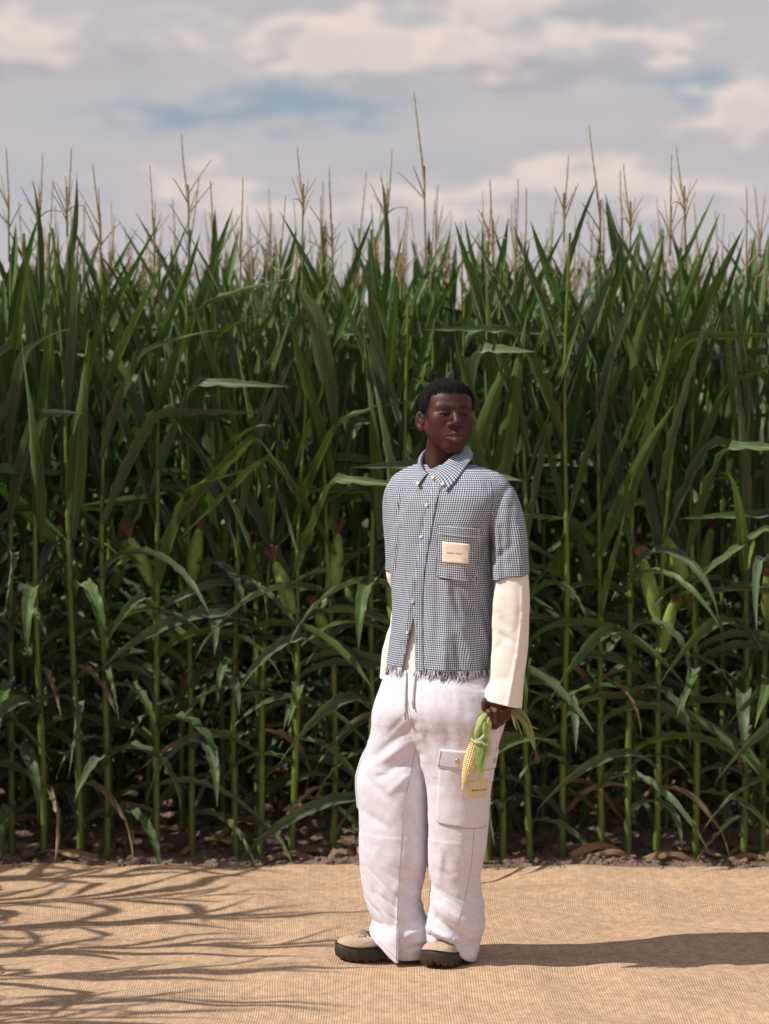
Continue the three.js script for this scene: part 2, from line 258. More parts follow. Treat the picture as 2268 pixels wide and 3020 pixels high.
{
  const r = rngOf(77), R = (a, b) => lerp(a, b, r());
  for (let i = 0; i < 9; i++) KIND.erect.push(leafGeometry({ L: R(0.56, 0.82), W: R(0.056, 0.078), a0: R(0.15, 0.56), bend: R(-0.12, 0.22), p: 1.6, twist: R(-1.4, 1.4), fold: R(0.6, 1.25), wave: R(0.05, 0.2), sway: R(-0.3, 0.3), seed: i }));
  for (let i = 0; i < 9; i++) KIND.semi.push(leafGeometry({ L: R(0.7, 0.98), W: R(0.060, 0.086), a0: R(0.18, 0.54), bend: R(-0.05, 0.4), p: 2, twist: R(-2.0, 2.0), fold: R(0.5, 1.15), wave: R(0.08, 0.28), sway: R(-0.4, 0.4), seed: 20 + i, ...(i % 3 === 2 ? { kinkAt: R(0.5, 0.75), kink: R(0.6, 1.3) } : {}) }));
  for (let i = 0; i < 9; i++) KIND.arch.push(leafGeometry({ L: R(0.66, 0.92), W: R(0.044, 0.066), a0: R(0.35, 0.85), bend: R(0.5, 1.5), p: 2.2, twist: R(-2.2, 2.2), fold: R(0.4, 1.1), wave: R(0.12, 0.35), sway: R(-0.6, 0.6), seed: 40 + i, ...(i % 2 ? { kinkAt: R(0.4, 0.75), kink: R(0.7, 1.7), bend: R(0, 0.4) } : {}) }));
  for (let i = 0; i < 8; i++) KIND.droop.push(leafGeometry({ L: R(0.40, 0.80), W: R(0.042, 0.064), a0: R(0.15, 0.6), bend: R(2.1, 2.7), p: R(0.4, 0.9), twist: R(-2.6, 2.6), fold: R(0.5, 1.0), wave: R(0.2, 0.45), sway: R(-0.9, 0.9), seed: 60 + i }));
  for (let i = 0; i < 6; i++) KIND.dry.push(leafGeometry({ L: R(0.28, 0.5), W: R(0.022, 0.04), a0: R(1.0, 1.5), bend: R(1.2, 1.7), p: 0.6, twist: R(-4, 4), fold: R(0.6, 1.2), wave: R(0.3, 0.6), sway: R(-1.2, 1.2), seed: 80 + i }));
}
function stalkGeometry(H, nodes, seed) {
  const r = rngOf(500 + seed), bx = (r() - 0.5) * 0.10, bz = (r() - 0.5) * 0.08, ys = [-0.05, 0.02];
  for (const h of nodes) ys.push(h - 0.016, h - 0.006, h + 0.002, h + 0.012); ys.push(H - 0.22, H - 0.1, H);
  ys.sort((a, b) => a - b);
  return grid(8, ys.length - 1, (u, v, i, j) => {
    const y = ys[j], t = clamp(y / H), a = u * Math.PI * 2;
    let rad = lerp(0.0138, 0.0042, Math.pow(t, 0.85)), next = nodes.find((h) => h > y) ?? H, prev = [...nodes].reverse().find((h) => h <= y) ?? 0;
    if (y > 0.28) rad *= 1.0 + 0.22 * clamp((y - prev) / Math.max(0.02, next - prev));      // the sheath thickens up to its leaf collar
    if (nodes.some((h) => Math.abs(h - 0.002 - y) < 0.006)) rad *= 1.16;
    return [Math.cos(a) * rad + bx * t * t + 0.010 * Math.sin(y * 4 + seed), y, Math.sin(a) * rad + bz * t * t, u, y * 0.5];
  }, true);
}
function spike(p0, dir, len, droop, rad, seed) {
  const pts = [], r = rngOf(seed); let p = new THREE.Vector3(...p0); const d = new THREE.Vector3(...dir).normalize();
  for (let i = 0; i <= 8; i++) { pts.push(p.clone()); p = p.clone().addScaledVector(d, len / 8); d.y -= droop / 8; d.x += (r() - 0.5) * 0.05; d.z += (r() - 0.5) * 0.05; d.normalize(); }
  return tube(pts, (t) => rad * (0.72 + 0.5 * Math.abs(Math.sin(t * 61 + seed))) * (1 - 0.55 * t), 5);
}
function tasselGeometry(seed, tall) {
  const r = rngOf(300 + seed), g = [spike([0, 0.1, 0], [(r() - 0.5) * 0.2, 1, (r() - 0.5) * 0.2], 0.27 + 0.08 * r() + tall, 0, 0.0050, seed + 1)], n = 2 + Math.floor(r() * 5);
  for (let i = 0; i < n; i++) { const a = r() * 6.28, s = lerp(0.12, 0.9, r()); g.push(spike([0, 0.03 + 0.12 * r(), 0], [Math.cos(a) * s, 1, Math.sin(a) * s], 0.09 + 0.11 * r(), (r() < 0.35 ? 1.6 : 0.3) * r(), 0.0036, seed * 7 + i)); }
  return merged(g);
}
const TASSELS = [0, 1, 2, 3, 4, 5, 6, 7].map((i) => tasselGeometry(i * 3 + 1, i % 3 === 0 ? 0.06 : 0));
const peduncle = tube([[0, 0, 0], [0.001, 0.05, 0], [0, 0.1, 0.001], [0, 0.15, 0]], 0.0034, 6);
const HUSK = [0, 1, 2].map((k) => grid(14, 14, (u, v) => { const a = u * 6.2832, t = v, R0 = 0.027 * Math.pow(Math.sin(Math.PI * Math.min(1, t * 0.80 + 0.13)), 0.8) * (t > 0.93 ? (1 - t) / 0.07 * 0.75 + 0.25 : 1), rr = R0 * (1 + 0.06 * Math.sin(a * 5 + t * 3 + k)); return [Math.cos(a) * rr + 0.012 * t * t, t * (0.20 + 0.02 * k), Math.sin(a) * rr]; }, true));
const SILK = [0, 1, 2].map((k) => {
  const r = rngOf(60 + k), g = [];
  for (let i = 0; i < 26; i++) { const a = r() * 6.28, s = 0.08 + 0.22 * r(), pts = []; let p = new THREE.Vector3(Math.cos(a) * 0.004, -0.01, Math.sin(a) * 0.004), d = new THREE.Vector3(Math.cos(a) * s, 1, Math.sin(a) * s).normalize(); for (let j = 0; j < 5; j++) { pts.push(p.clone()); p = p.clone().addScaledVector(d, 0.012 + 0.005 * r()); d.y -= 0.14 * r(); d.x += (r() - 0.5) * 0.28 + 0.05; d.z += (r() - 0.5) * 0.28; d.normalize(); } g.push(tube(pts, 0.0034, 4)); }
  return merged(g);
});
const rot = (g, x, y, z) => { const c = g.clone(); c.rotateX(x); c.rotateY(y); c.rotateZ(z); return c; };
// A prototype plant: base at the origin. Returns the list of its parts, so that it can be a group of meshes or one merged geometry.
function plantParts(seed, ears) {
  const r = rngOf(4000 + seed * 17), R = (a, b) => lerp(a, b, r()), H = R(2.16, 2.3), n = 18, nodes = [], parts = [], az = R(0, 6.28);
  for (let i = 0; i < n; i++) nodes.push(0.12 + (H - 0.24) * Math.pow((i + 0.15) / n, 1.0) + R(-0.015, 0.015));
  parts.push(['stalk', stalkGeometry(H, nodes, seed), stalkMat, [0, 0, 0], 0, 1]);
  nodes.forEach((h, i) => {
    const f = i / (n - 1), pick = (k) => KIND[k][Math.floor(r() * KIND[k].length)];
    const kind = f < 0.1 ? (r() < 0.6 ? 'dry' : 'droop') : f < 0.40 ? (r() < 0.2 ? 'dry' : 'droop') : f < 0.5 ? (r() < 0.4 ? 'droop' : r() < 0.5 ? 'arch' : 'semi') : f < 0.62 ? (r() < 0.25 ? 'arch' : 'semi') : f < 0.8 ? (r() < 0.75 ? 'semi' : 'erect') : 'erect';
    const m = kind === 'dry' ? (r() < 0.55 ? LEAF[4] : LEAF[3]) : kind === 'droop' ? LEAF[[2, 2, 2, 1][Math.floor(r() * 4)]] : LEAF[[0, 1, 1, 2][Math.floor(r() * 4)]];
    const s = kind === 'erect' ? R(0.75, 1.0) * (1.08 - 0.28 * (f - 0.66) / 0.34) : R(0.85, 1.05);
    if (f > 0.04 && f < 0.45 && r() < 0.45) parts.push(['leaf', pick('droop'), LEAF[[1, 2][Math.floor(r() * 2)]], [0, h + 0.05, 0], R(0, 6.28), R(0.6, 0.95)]);
    parts.push(['leaf', pick(kind), m, [0.006 * Math.cos(az), h, 0.006 * Math.sin(az)], az + (i % 2) * Math.PI + R(-0.45, 0.45), s]);
  });
  parts.push(['tassel', TASSELS[seed % TASSELS.length], tasselMat, [0, H - 0.02, 0], R(0, 6), R(0.62, 0.95)]);
  parts.push(['tassel_stem', peduncle, tasselGreen, [0, H - 0.03, 0], 0, 1.2]);
  if (ears) {
    const count = r() < 0.3 ? 2 : 1;
    for (let k = 0; k < count; k++) { const h = nodes[(k ? 6 : 7) + Math.floor(R(0, 2.2))] - 0.02, a = az + (k ? Math.PI : 0) + R(-0.5, 0.5); parts.push(['ear', HUSK[(seed + k) % 3], huskMat, [0, h, 0], a, R(0.85, 1.12), R(0.08, 0.45), SILK[(seed + k) % 3]]); }
  }
  return { parts, tip: H + 0.30 };
}
function placePart([name, g, m, p, a, s, tilt = 0]) { const o = new THREE.Mesh(g, m); o.name = name; o.position.set(...p); o.rotation.set(0, -a, 0); if (tilt) { o.rotation.order = 'YXZ'; o.rotation.z = -tilt; o.position.x += 0.012 * Math.cos(a); o.position.z += 0.012 * Math.sin(a); } o.scale.setScalar(s); return o; }
const PROTO = []; for (let i = 0; i < 14; i++) PROTO.push(plantParts(i, i % 5 < 3));
const GROUPS = PROTO.map((pl) => { const g = new THREE.Group(); for (const q of pl.parts) { const o = placePart(q); g.add(o); if (q[7]) { const s = new THREE.Mesh(q[7], silkMat); s.name = 'silk'; s.position.set(0.012, 0.20, 0); o.add(s); } } return shade(g); });
const ROWZ = (k) => -1.90 - 0.60 * k;
const ORD = ['front', 'second', 'third', 'fourth', 'fifth', 'sixth', 'seventh', 'eighth', 'ninth'];
const NTH = (i) => ['first', 'second', 'third', 'fourth', 'fifth', 'sixth', 'seventh', 'eighth', 'ninth', 'tenth', 'eleventh', 'twelfth', 'thirteenth', 'fourteenth', 'fifteenth', 'sixteenth', 'seventeenth', 'eighteenth', 'nineteenth', 'twentieth'][i] || (i + 1) + 'th';
const FRONT = [30, 126, 236, 315, 464, 562, 692, 762, 862, 985, 1086, 1180, 1275, 1350, 1440, 1480, 1559, 1664, 1772, 1850, 1925, 2052, 2194, 2246];
const TALL = { 30: 2.86, 562: 2.93, 862: 2.9, 1275: 3.0, 1772: 2.84, 1850: 2.83, 2052: 2.92, 464: 2.7, 692: 2.72 };
const stuffAt = [];                                                   // [x, z] of plants that are not individuals
{
  const r = rngOf(5151), R = (a, b) => lerp(a, b, r());
  for (let k = 0; k < 8; k++) {
    const z = ROWZ(k), half = (DIST - z) * 0.1596 + 0.12, spots = [];
    if (k === 0) for (const px of FRONT) spots.push([(px - 1134) * (DIST - z) / FPX, TALL[px]]);
    else for (let x = -half + R(0, 0.1); x < half; x += R(0.105, 0.165)) spots.push([x]);
    spots.forEach(([x, tall], i) => {
      const pi = Math.floor(r() * 14) % 14, pl = PROTO[pi], g = GROUPS[pi].clone(), s = R(1.0, 1.09), lift = tall ? Math.max(0, (tall - 0.09) / s - pl.tip) : 0, zz = z + R(-0.05, 0.05);
      g.position.set(x, soilY(x, zz), zz); g.rotation.set(R(-0.03, 0.03), R(0, 6.28), R(-0.04, 0.04)); g.scale.setScalar(s);
      if (lift) for (const o of g.children) { if (o.name === 'tassel') o.position.y += lift; if (o.name === 'tassel_stem') { o.scale.y += lift / 0.15; o.scale.x = o.scale.z = 1.1; } }
      top(g, 'corn_plant');
      const label = k === 0 ? 'green corn plant in the front row beside the cloth, ' + NTH(i) + ' from the left' : 'green corn plant in the ' + ORD[k] + ' row back from the cloth';
      tag(g, label, 'corn plant', k === 0 ? 'corn plants of the front row' : 'corn plants of the ' + ORD[k] + ' row');
    });
    for (let x = -half - 0.1; x > -9; x -= R(0.12, 0.18)) stuffAt.push([x, z + R(-0.05, 0.05)]);
    for (let x = half + 0.1; x < 5; x += R(0.12, 0.18)) stuffAt.push([x, z + R(-0.05, 0.05)]);
  }
  for (let k = 8; k < 40; k++) { const z = ROWZ(k), half = (DIST - z) * 0.1596 + 2.5; for (let x = -half - 2; x < half; x += R(0.13, 0.19)) stuffAt.push([x, z + R(-0.06, 0.06)]); }
}
function plantStuff(name, label, at, seed) {
  const r = rngOf(seed), R = (a, b) => lerp(a, b, r()), use = [0, 3, 6, 8, 11], lists = use.map(() => []), root = new THREE.Group();
  for (const q of at) lists[Math.floor(r() * use.length)].push(q);
  use.forEach((pi, n) => {
    if (!lists[n].length) return;
    const by = new Map(), put = (o) => { o.updateWorldMatrix(true, false); if (!by.has(o.material)) by.set(o.material, []); by.get(o.material).push(o.geometry.clone().applyMatrix4(o.matrixWorld)); };
    GROUPS[pi].traverse((o) => { if (o.isMesh) put(o); });
    const mats = [...by.keys()], geo = mergeGeometries(mats.map((m) => merged(by.get(m))), true), im = new THREE.InstancedMesh(geo, mats, lists[n].length), o = new THREE.Object3D();
    lists[n].forEach(([x, z], i) => { o.position.set(x, soilY(x, z), z); o.rotation.set(R(-0.04, 0.04), R(0, 6.28), R(-0.05, 0.05)); o.scale.setScalar(R(0.97, 1.07)); o.updateMatrix(); im.setMatrixAt(i, o.matrix); });
    im.name = 'plants'; im.userData.kind = 'stuff'; root.add(im);
  });
  tag(top(root, name), label, 'corn field', null, 'stuff');
}
plantStuff('corn_field', 'dense mass of corn plants deep in the field', stuffAt, 808);
{ // the field turns a corner out of frame on the left; its plants throw the streaks of shade on the cloth
  const r = rngOf(626), at = [];
  for (let z = -1.55; z < 1.3; z += 0.28 + 0.16 * r()) at.push([-2.28 - 0.14 * r(), z]);
  for (let z = -1.6; z < 1.6; z += 0.28 + 0.14 * r()) at.push([-3.1 - 0.1 * r(), z]);
  for (let k = 0; k < 4; k++) for (let z = -1.6; z < 2; z += 0.18 + 0.06 * r()) at.push([-3.8 - 0.72 * k, z]);
  plantStuff('corn_stand', 'corn plants standing at the left end of the cloth', at, 909);
}
// ---------------------------------------------------------------- implicit modelling: distance fields meshed with surface nets
const sm = (a, b, k) => { const h = Math.max(k - Math.abs(a - b), 0) / k; return Math.min(a, b) - h * h * k * 0.25; };
const smx = (a, b, k) => -sm(-a, -b, k);
const ell = (x, y, z, cx, cy, cz, rx, ry, rz) => { const a = (x - cx) / rx, b = (y - cy) / ry, c = (z - cz) / rz, k0 = Math.sqrt(a * a + b * b + c * c), k1 = Math.sqrt(a * a / rx / rx + b * b / ry / ry + c * c / rz / rz); return k1 < 1e-9 ? -Math.min(rx, ry, rz) : k0 * (k0 - 1) / k1; };
const ball = (x, y, z, cx, cy, cz, r) => Math.hypot(x - cx, y - cy, z - cz) - r;
const cap = (x, y, z, a, b, ra, rb = ra) => {
  const bx = b[0] - a[0], by = b[1] - a[1], bz = b[2] - a[2], px = x - a[0], py = y - a[1], pz = z - a[2], t = clamp((px * bx + py * by + pz * bz) / (bx * bx + by * by + bz * bz + 1e-12));
  const dx = px - bx * t, dy = py - by * t, dz = pz - bz * t; return Math.sqrt(dx * dx + dy * dy + dz * dz) - lerp(ra, rb, t);
};
function nets(f, lo, hi, cell, block = 6, safe = 2.4) {
  const n = [0, 1, 2].map((k) => Math.ceil((hi[k] - lo[k]) / cell) + 1), [nx, ny, nz] = n, F = new Float32Array(nx * ny * nz).fill(1), at = (i, j, k) => i + nx * (j + ny * k);
  for (let K = 0; K < nz; K += block) for (let J = 0; J < ny; J += block) for (let I = 0; I < nx; I += block) {
    const h = block / 2, d = f(lo[0] + (I + h) * cell, lo[1] + (J + h) * cell, lo[2] + (K + h) * cell), far = Math.abs(d) > cell * block * 0.5 * 1.74 * safe;
    for (let k = K; k < Math.min(nz, K + block); k++) for (let j = J; j < Math.min(ny, J + block); j++) for (let i = I; i < Math.min(nx, I + block); i++)
      F[at(i, j, k)] = far ? d : f(lo[0] + i * cell, lo[1] + j * cell, lo[2] + k * cell);
  }
  const id = new Int32Array(nx * ny * nz).fill(-1), pos = [], idx = [];
  for (let k = 0; k < nz - 1; k++) for (let j = 0; j < ny - 1; j++) for (let i = 0; i < nx - 1; i++) {
    let s = 0, x = 0, y = 0, z = 0, c = 0; const v = [];
    for (let q = 0; q < 8; q++) { v[q] = F[at(i + (q & 1), j + (q >> 1 & 1), k + (q >> 2 & 1))]; if (v[q] < 0) s |= 1 << q; }
    if (s === 0 || s === 255) continue;
    for (let q = 0; q < 8; q++) for (let b = 1; b < 8; b <<= 1) { if (q & b) continue; const e = q | b; if ((v[q] < 0) === (v[e] < 0)) continue; const t = v[q] / (v[q] - v[e]); x += (q & 1) + (b === 1 ? t : 0); y += (q >> 1 & 1) + (b === 2 ? t : 0); z += (q >> 2 & 1) + (b === 4 ? t : 0); c++; }
    id[at(i, j, k)] = pos.length / 3; pos.push(lo[0] + (i + x / c) * cell, lo[1] + (j + y / c) * cell, lo[2] + (k + z / c) * cell);
  }
  const quad = (a, b, c, d, flip) => { if (a < 0 || b < 0 || c < 0 || d < 0) return; if (flip) idx.push(a, c, b, a, d, c); else idx.push(a, b, c, a, c, d); };
  for (let k = 1; k < nz - 1; k++) for (let j = 1; j < ny - 1; j++) for (let i = 1; i < nx - 1; i++) {
    const a = F[at(i, j, k)] < 0;
    if (a !== F[at(i + 1, j, k)] < 0) quad(id[at(i, j - 1, k - 1)], id[at(i, j, k - 1)], id[at(i, j, k)], id[at(i, j - 1, k)], !a);
    if (a !== F[at(i, j + 1, k)] < 0) quad(id[at(i - 1, j, k - 1)], id[at(i - 1, j, k)], id[at(i, j, k)], id[at(i, j, k - 1)], !a);
    if (a !== F[at(i, j, k + 1)] < 0) quad(id[at(i - 1, j - 1, k)], id[at(i, j - 1, k)], id[at(i, j, k)], id[at(i - 1, j, k)], !a);
  }
  const nor = new Float32Array(pos.length), e = cell * 0.6;
  for (let i = 0; i < pos.length; i += 3) {
    const x = pos[i], y = pos[i + 1], z = pos[i + 2];
    let gx = f(x + e, y, z) - f(x - e, y, z), gy = f(x, y + e, z) - f(x, y - e, z), gz = f(x, y, z + e) - f(x, y, z - e); const l = Math.hypot(gx, gy, gz) || 1;
    nor[i] = gx / l; nor[i + 1] = gy / l; nor[i + 2] = gz / l;
  }
  const g = new THREE.BufferGeometry(); g.setAttribute('position', new THREE.Float32BufferAttribute(pos, 3)); g.setAttribute('normal', new THREE.BufferAttribute(nor, 3)); g.setIndex(idx); return g;
}
function setUV(g, fn) {                                               // fn(x, y, z, nx, ny, nz) -> [u, v, region]; splits the surface where the region changes
  const p = g.attributes.position, n = g.attributes.normal, src = g.index.array, P = [], N = [], U = [], idx = [], seen = new Map(), val = [];
  for (let i = 0; i < p.count; i++) val.push(fn(p.getX(i), p.getY(i), p.getZ(i), n.getX(i), n.getY(i), n.getZ(i), -1));
  for (let t = 0; t < src.length; t += 3) {
    const v = [src[t], src[t + 1], src[t + 2]], reg = val[v[0]][2], tri = [];
    for (const i of v) { const key = i * 8 + reg; if (!seen.has(key)) { const q = val[i][2] === reg ? val[i] : fn(p.getX(i), p.getY(i), p.getZ(i), n.getX(i), n.getY(i), n.getZ(i), reg); seen.set(key, P.length / 3); P.push(p.getX(i), p.getY(i), p.getZ(i)); N.push(n.getX(i), n.getY(i), n.getZ(i)); U.push(q[0], q[1]); } tri.push(seen.get(key)); }
    idx.push(...tri);
  }
  const o = new THREE.BufferGeometry(); o.setAttribute('position', new THREE.Float32BufferAttribute(P, 3)); o.setAttribute('normal', new THREE.Float32BufferAttribute(N, 3)); o.setAttribute('uv', new THREE.Float32BufferAttribute(U, 2)); o.setIndex(idx); return o;
}
// Sizes of the person, measured on the photograph at 935 pixels a metre: x from the middle of the frame, y from the cloth.
const X = (px) => (px - 1134) / 935, Y = (py) => (2859 - py) / 935;
// A limb or garment as a stack of rings: rows of [height, left, right, depth of its middle, depth / width, turn in degrees, squareness]
function loft(rows, topPad = 0.004) {
  const R = rows.map(([py, l, r, zc, rho, yaw, n = 2.2]) => { const w = (X(r) - X(l)) / 2, th = yaw * Math.PI / 180, c = Math.cos(th), s = Math.sin(th), a = w / Math.pow(Math.pow(c, 2) + Math.pow(rho * s, 2), 0.5); return [Y(py), (X(l) + X(r)) / 2, zc, a, a * rho, th, n]; }).sort((a, b) => a[0] - b[0]);
  const y0 = R[0][0], y1 = R[R.length - 1][0], step = 0.002, N = Math.ceil((y1 - y0) / step) + 1, T = [];
  for (let i = 0; i < N; i++) {
    const y = Math.min(y1, y0 + i * step); let k = 0; while (k < R.length - 2 && y > R[k + 1][0]) k++;
    const p1 = R[k], p2 = R[k + 1], p0 = R[Math.max(0, k - 1)], p3 = R[Math.min(R.length - 1, k + 2)], h = p2[0] - p1[0], t = h ? (y - p1[0]) / h : 0;
    T.push([1, 2, 3, 4, 5, 6].map((c) => { const m1 = (p2[c] - p0[c]) / (p2[0] - p0[0] || 1) * h, m2 = (p3[c] - p1[c]) / (p3[0] - p1[0] || 1) * h, t2 = t * t, t3 = t2 * t; return (2 * t3 - 3 * t2 + 1) * p1[c] + (t3 - 2 * t2 + t) * m1 + (-2 * t3 + 3 * t2) * p2[c] + (t3 - t2) * m2; }));
  }
  const ring = (y) => T[clamp(Math.round((y - y0) / step), 0, N - 1)];
  const f = (x, y, z) => {
    const [cx, cz, a, b, th, n] = ring(y), c = Math.cos(th), s = Math.sin(th), dx = x - cx, dz = z - cz, lx = Math.abs(dx * c + dz * s) / a + 1e-6, lz = Math.abs(-dx * s + dz * c) / b + 1e-6;
    const px = Math.pow(lx, n), pz = Math.pow(lz, n), q = Math.pow(px + pz, 1 / n), k = Math.pow(q, 1 - n), gx = px / lx * k / a, gz = pz / lz * k / b;
    const d = (q - 1) / Math.sqrt(gx * gx + gz * gz);
    return smx(d, Math.max(y - y1, y0 - y), topPad);
  };
  f.ring = ring; f.y0 = y0; f.y1 = y1;
  f.angle = (x, y, z) => { const [cx, cz, a, b, th] = ring(y), c = Math.cos(th), s = Math.sin(th), dx = x - cx, dz = z - cz; return Math.atan2((dx * c + dz * s) / a, (-dx * s + dz * c) / b); };   // 0 in front, + to his left
  return f;
}
// folds: grooves (+) and ridges (-) along lines on the side that faces the camera: [x1, y1, x2, y2, width, depth]
function folds(list) {
  const L = list.map(([a, b, c, d, w, h]) => [X(a), Y(b), X(c) - X(a), Y(d) - Y(b), w / 935, h]);
  return (x, y) => { let s = 0; for (const [ax, ay, bx, by, w, h] of L) { const px = x - ax, py = y - ay; if (Math.abs(px) > Math.abs(bx) + 4 * w + 0.05 && Math.abs(px - bx) > 4 * w + 0.05) continue; const t = clamp((px * bx + py * by) / (bx * bx + by * by)), dx = px - bx * t, dy = py - by * t, q = (dx * dx + dy * dy) / w / w; if (q < 8) s += h * Math.exp(-q) * (0.35 + 0.65 * Math.sin(Math.PI * clamp(t, 0.08, 0.92))); } return s; };
}
// the depth of a surface in front of a point of the x, y plane
function front(f, x, y, z0 = 0.4, z1 = -0.3) { let z = z0; for (let i = 0; i < 200 && z > z1; i++) { const d = f(x, y, z); if (d < 0.0004) return z; z -= Math.max(0.0006, d * 0.5); } return z; }
function normalOf(f, x, y, z, e = 0.003) { return new THREE.Vector3(f(x + e, y, z) - f(x - e, y, z), f(x, y + e, z) - f(x, y - e, z), f(x, y, z + e) - f(x, y, z - e)).normalize(); }
function rayTo(f, x, y, z0) { let z = front(f, x, y, z0); for (let k = 0; k < 12 && z < -0.12; k++) { x += x > 0.2 ? -0.003 : 0.003; z = front(f, x, y, z0); } const n = normalOf(f, x, y, z, 0.006); return { p: new THREE.Vector3(x, y, z), n }; }
// A sewn-on piece: an outline in the x, y plane laid on a surface, with thickness. inside(u, v) may round its corners.
function sewn(f, corners, nu, nv, lift, thick, z0, shape) {
  const [A, B, C, D] = corners.map(([px, py]) => [X(px), Y(py)]);     // top left, top right, bottom right, bottom left
  const P = (u, v, h) => { if (shape) [u, v] = shape(u, v); const x = lerp(lerp(A[0], B[0], u), lerp(D[0], C[0], u), v), y = lerp(lerp(A[1], B[1], u), lerp(D[1], C[1], u), v), r = rayTo(f, x, y, z0); return [r.p.x + r.n.x * h, r.p.y + r.n.y * h, r.p.z + r.n.z * h, u, 1 - v]; };
  return grid(nu + 2, nv + 2, (u, v, i, j) => { const edge = i === 0 || j === 0 || i === nu + 2 || j === nv + 2; return P(clamp((i - 1) / nu), clamp((j - 1) / nv), edge ? lift - thick : lift); });
}
const roundCorners = (r) => (u, v) => { const a = Math.max(0, r - u), b = Math.max(0, u - 1 + r), c = Math.max(0, v - 1 + r), k = (d) => d - r + Math.sqrt(Math.max(0, r * r - 0)) ; const cu = a || b, q = cu && c ? Math.max(cu, c) / Math.hypot(cu, c) : 1; return [u + (a ? a * (1 - q) : b ? -b * (1 - q) : 0), v - (c ? c * (1 - q) : 0)]; };
// ---------------------------------------------------------------- the person
const person = new THREE.Group();
const BASE = new THREE.Vector3(0.13, 0, -0.05);
person.position.copy(BASE);
const own = (g) => { g.translate(-BASE.x, -BASE.y, -BASE.z); return g; };
const piece = (parent, name, g, m) => part(parent, name, parent === person ? own(g) : own(g), m);

// ---- cloth materials
const CHECK = 0.0068;
const ginghamTex = dataTex(128, 128, (u, v) => {
  const a = (u * 4) % 1, b = (v * 4) % 1, A = a < 0.53 ? 1 : 0, B = b < 0.53 ? 1 : 0, wv = 0.5 + 0.5 * Math.sin(u * 128 * Math.PI) * Math.sin(v * 128 * Math.PI), n = 1 + 0.06 * tnoise(u, v, 30, 3);
  const dark = [0.009, 0.015, 0.046], white = [0.66, 0.71, 0.80], k = A + B === 2 ? 1 : A + B === 1 ? 0.60 + 0.1 * wv : 0;
  return S(...white.map((w, c) => lerp(w, dark[c], k) * n));
});
ginghamTex.repeat.set(1 / (4 * CHECK), 1 / (4 * CHECK));
const shirtMat = new THREE.MeshStandardMaterial({ map: ginghamTex, roughness: 0.9 });
const knitTex = (base, amp, f1, f2) => dataTex(256, 256, (u, v) => { const n = 1 + amp * (0.6 * tnoise(u, v, f1, 4) + 0.6 * noise2(u * f2 * 0.5, v * f2 * 7)); return S(...base.map((c) => c * n)); });
const creamTex = knitTex([0.80, 0.74, 0.675], 0.06, 40, 30), creamMat = new THREE.MeshStandardMaterial({ map: creamTex, roughness: 0.92 });
creamTex.repeat.set(6, 6);
const heatherTex = dataTex(512, 512, (u, v) => {                      // grey melange jersey: short pale and dark flecks lying across
  const a = noise2(u * 14, v * 74), b = noise2(u * 40 + 50, v * 170), c = tnoise(u, v, 6, 7), n = 1 + 0.07 * a + 0.06 * b + 0.03 * c, d = sstep(0.5, 0.85, noise2(u * 26 + 9, v * 160 + 4)), e = noise2(u * 20 + 30, v * 90);
  return S(0.69 * n * (1 - 0.12 * d) * (1 + 0.02 * e), 0.665 * n * (1 - 0.11 * d), 0.745 * n * (1 - 0.08 * d) * (1 - 0.02 * e));
});
heatherTex.repeat.set(3.2, 3.2);
const heatherBump = dataTex(256, 256, (u, v) => { const n = 0.5 + 0.25 * noise2(u * 60, v * 200) + 0.15 * tnoise(u, v, 60, 5); return [n, n, n]; }, false); heatherBump.repeat.set(3.2, 3.2);
const trouserMat = new THREE.MeshStandardMaterial({ map: heatherTex, bumpMap: heatherBump, bumpScale: 0.0004, roughness: 0.93 });
const seamShadeThreadMat = new THREE.MeshStandardMaterial({ color: lin(0.40, 0.39, 0.46), roughness: 0.9 });  // trouser seam thread, darkened to carry the shade of the seam grooves too
const stitchMat = new THREE.MeshStandardMaterial({ color: lin(0.62, 0.60, 0.6), roughness: 0.9 });
const buttonMat = new THREE.MeshStandardMaterial({ color: lin(0.78, 0.70, 0.52), roughness: 0.3 });
const metalMat = new THREE.MeshStandardMaterial({ color: lin(0.62, 0.5, 0.34), roughness: 0.32, metalness: 1 });
function labelTex(base, size, text, x, y) {
  const c = document.createElement('canvas'); c.width = 512; c.height = 400; const g = c.getContext('2d'), r = rngOf(5);
  g.fillStyle = base; g.fillRect(0, 0, 512, 400);
  for (let i = 0; i < 2600; i++) { g.fillStyle = r() < 0.5 ? 'rgba(120,90,60,0.06)' : 'rgba(255,245,230,0.08)'; g.fillRect(r() * 512, r() * 400, 2 + r() * 16, 1.5); }
  g.fillStyle = '#17130f'; g.font = 'bold ' + size + 'px sans-serif'; g.textBaseline = 'middle'; g.fillText(text, x, y);
  const t = new THREE.CanvasTexture(c); t.colorSpace = THREE.SRGBColorSpace; return t;
}

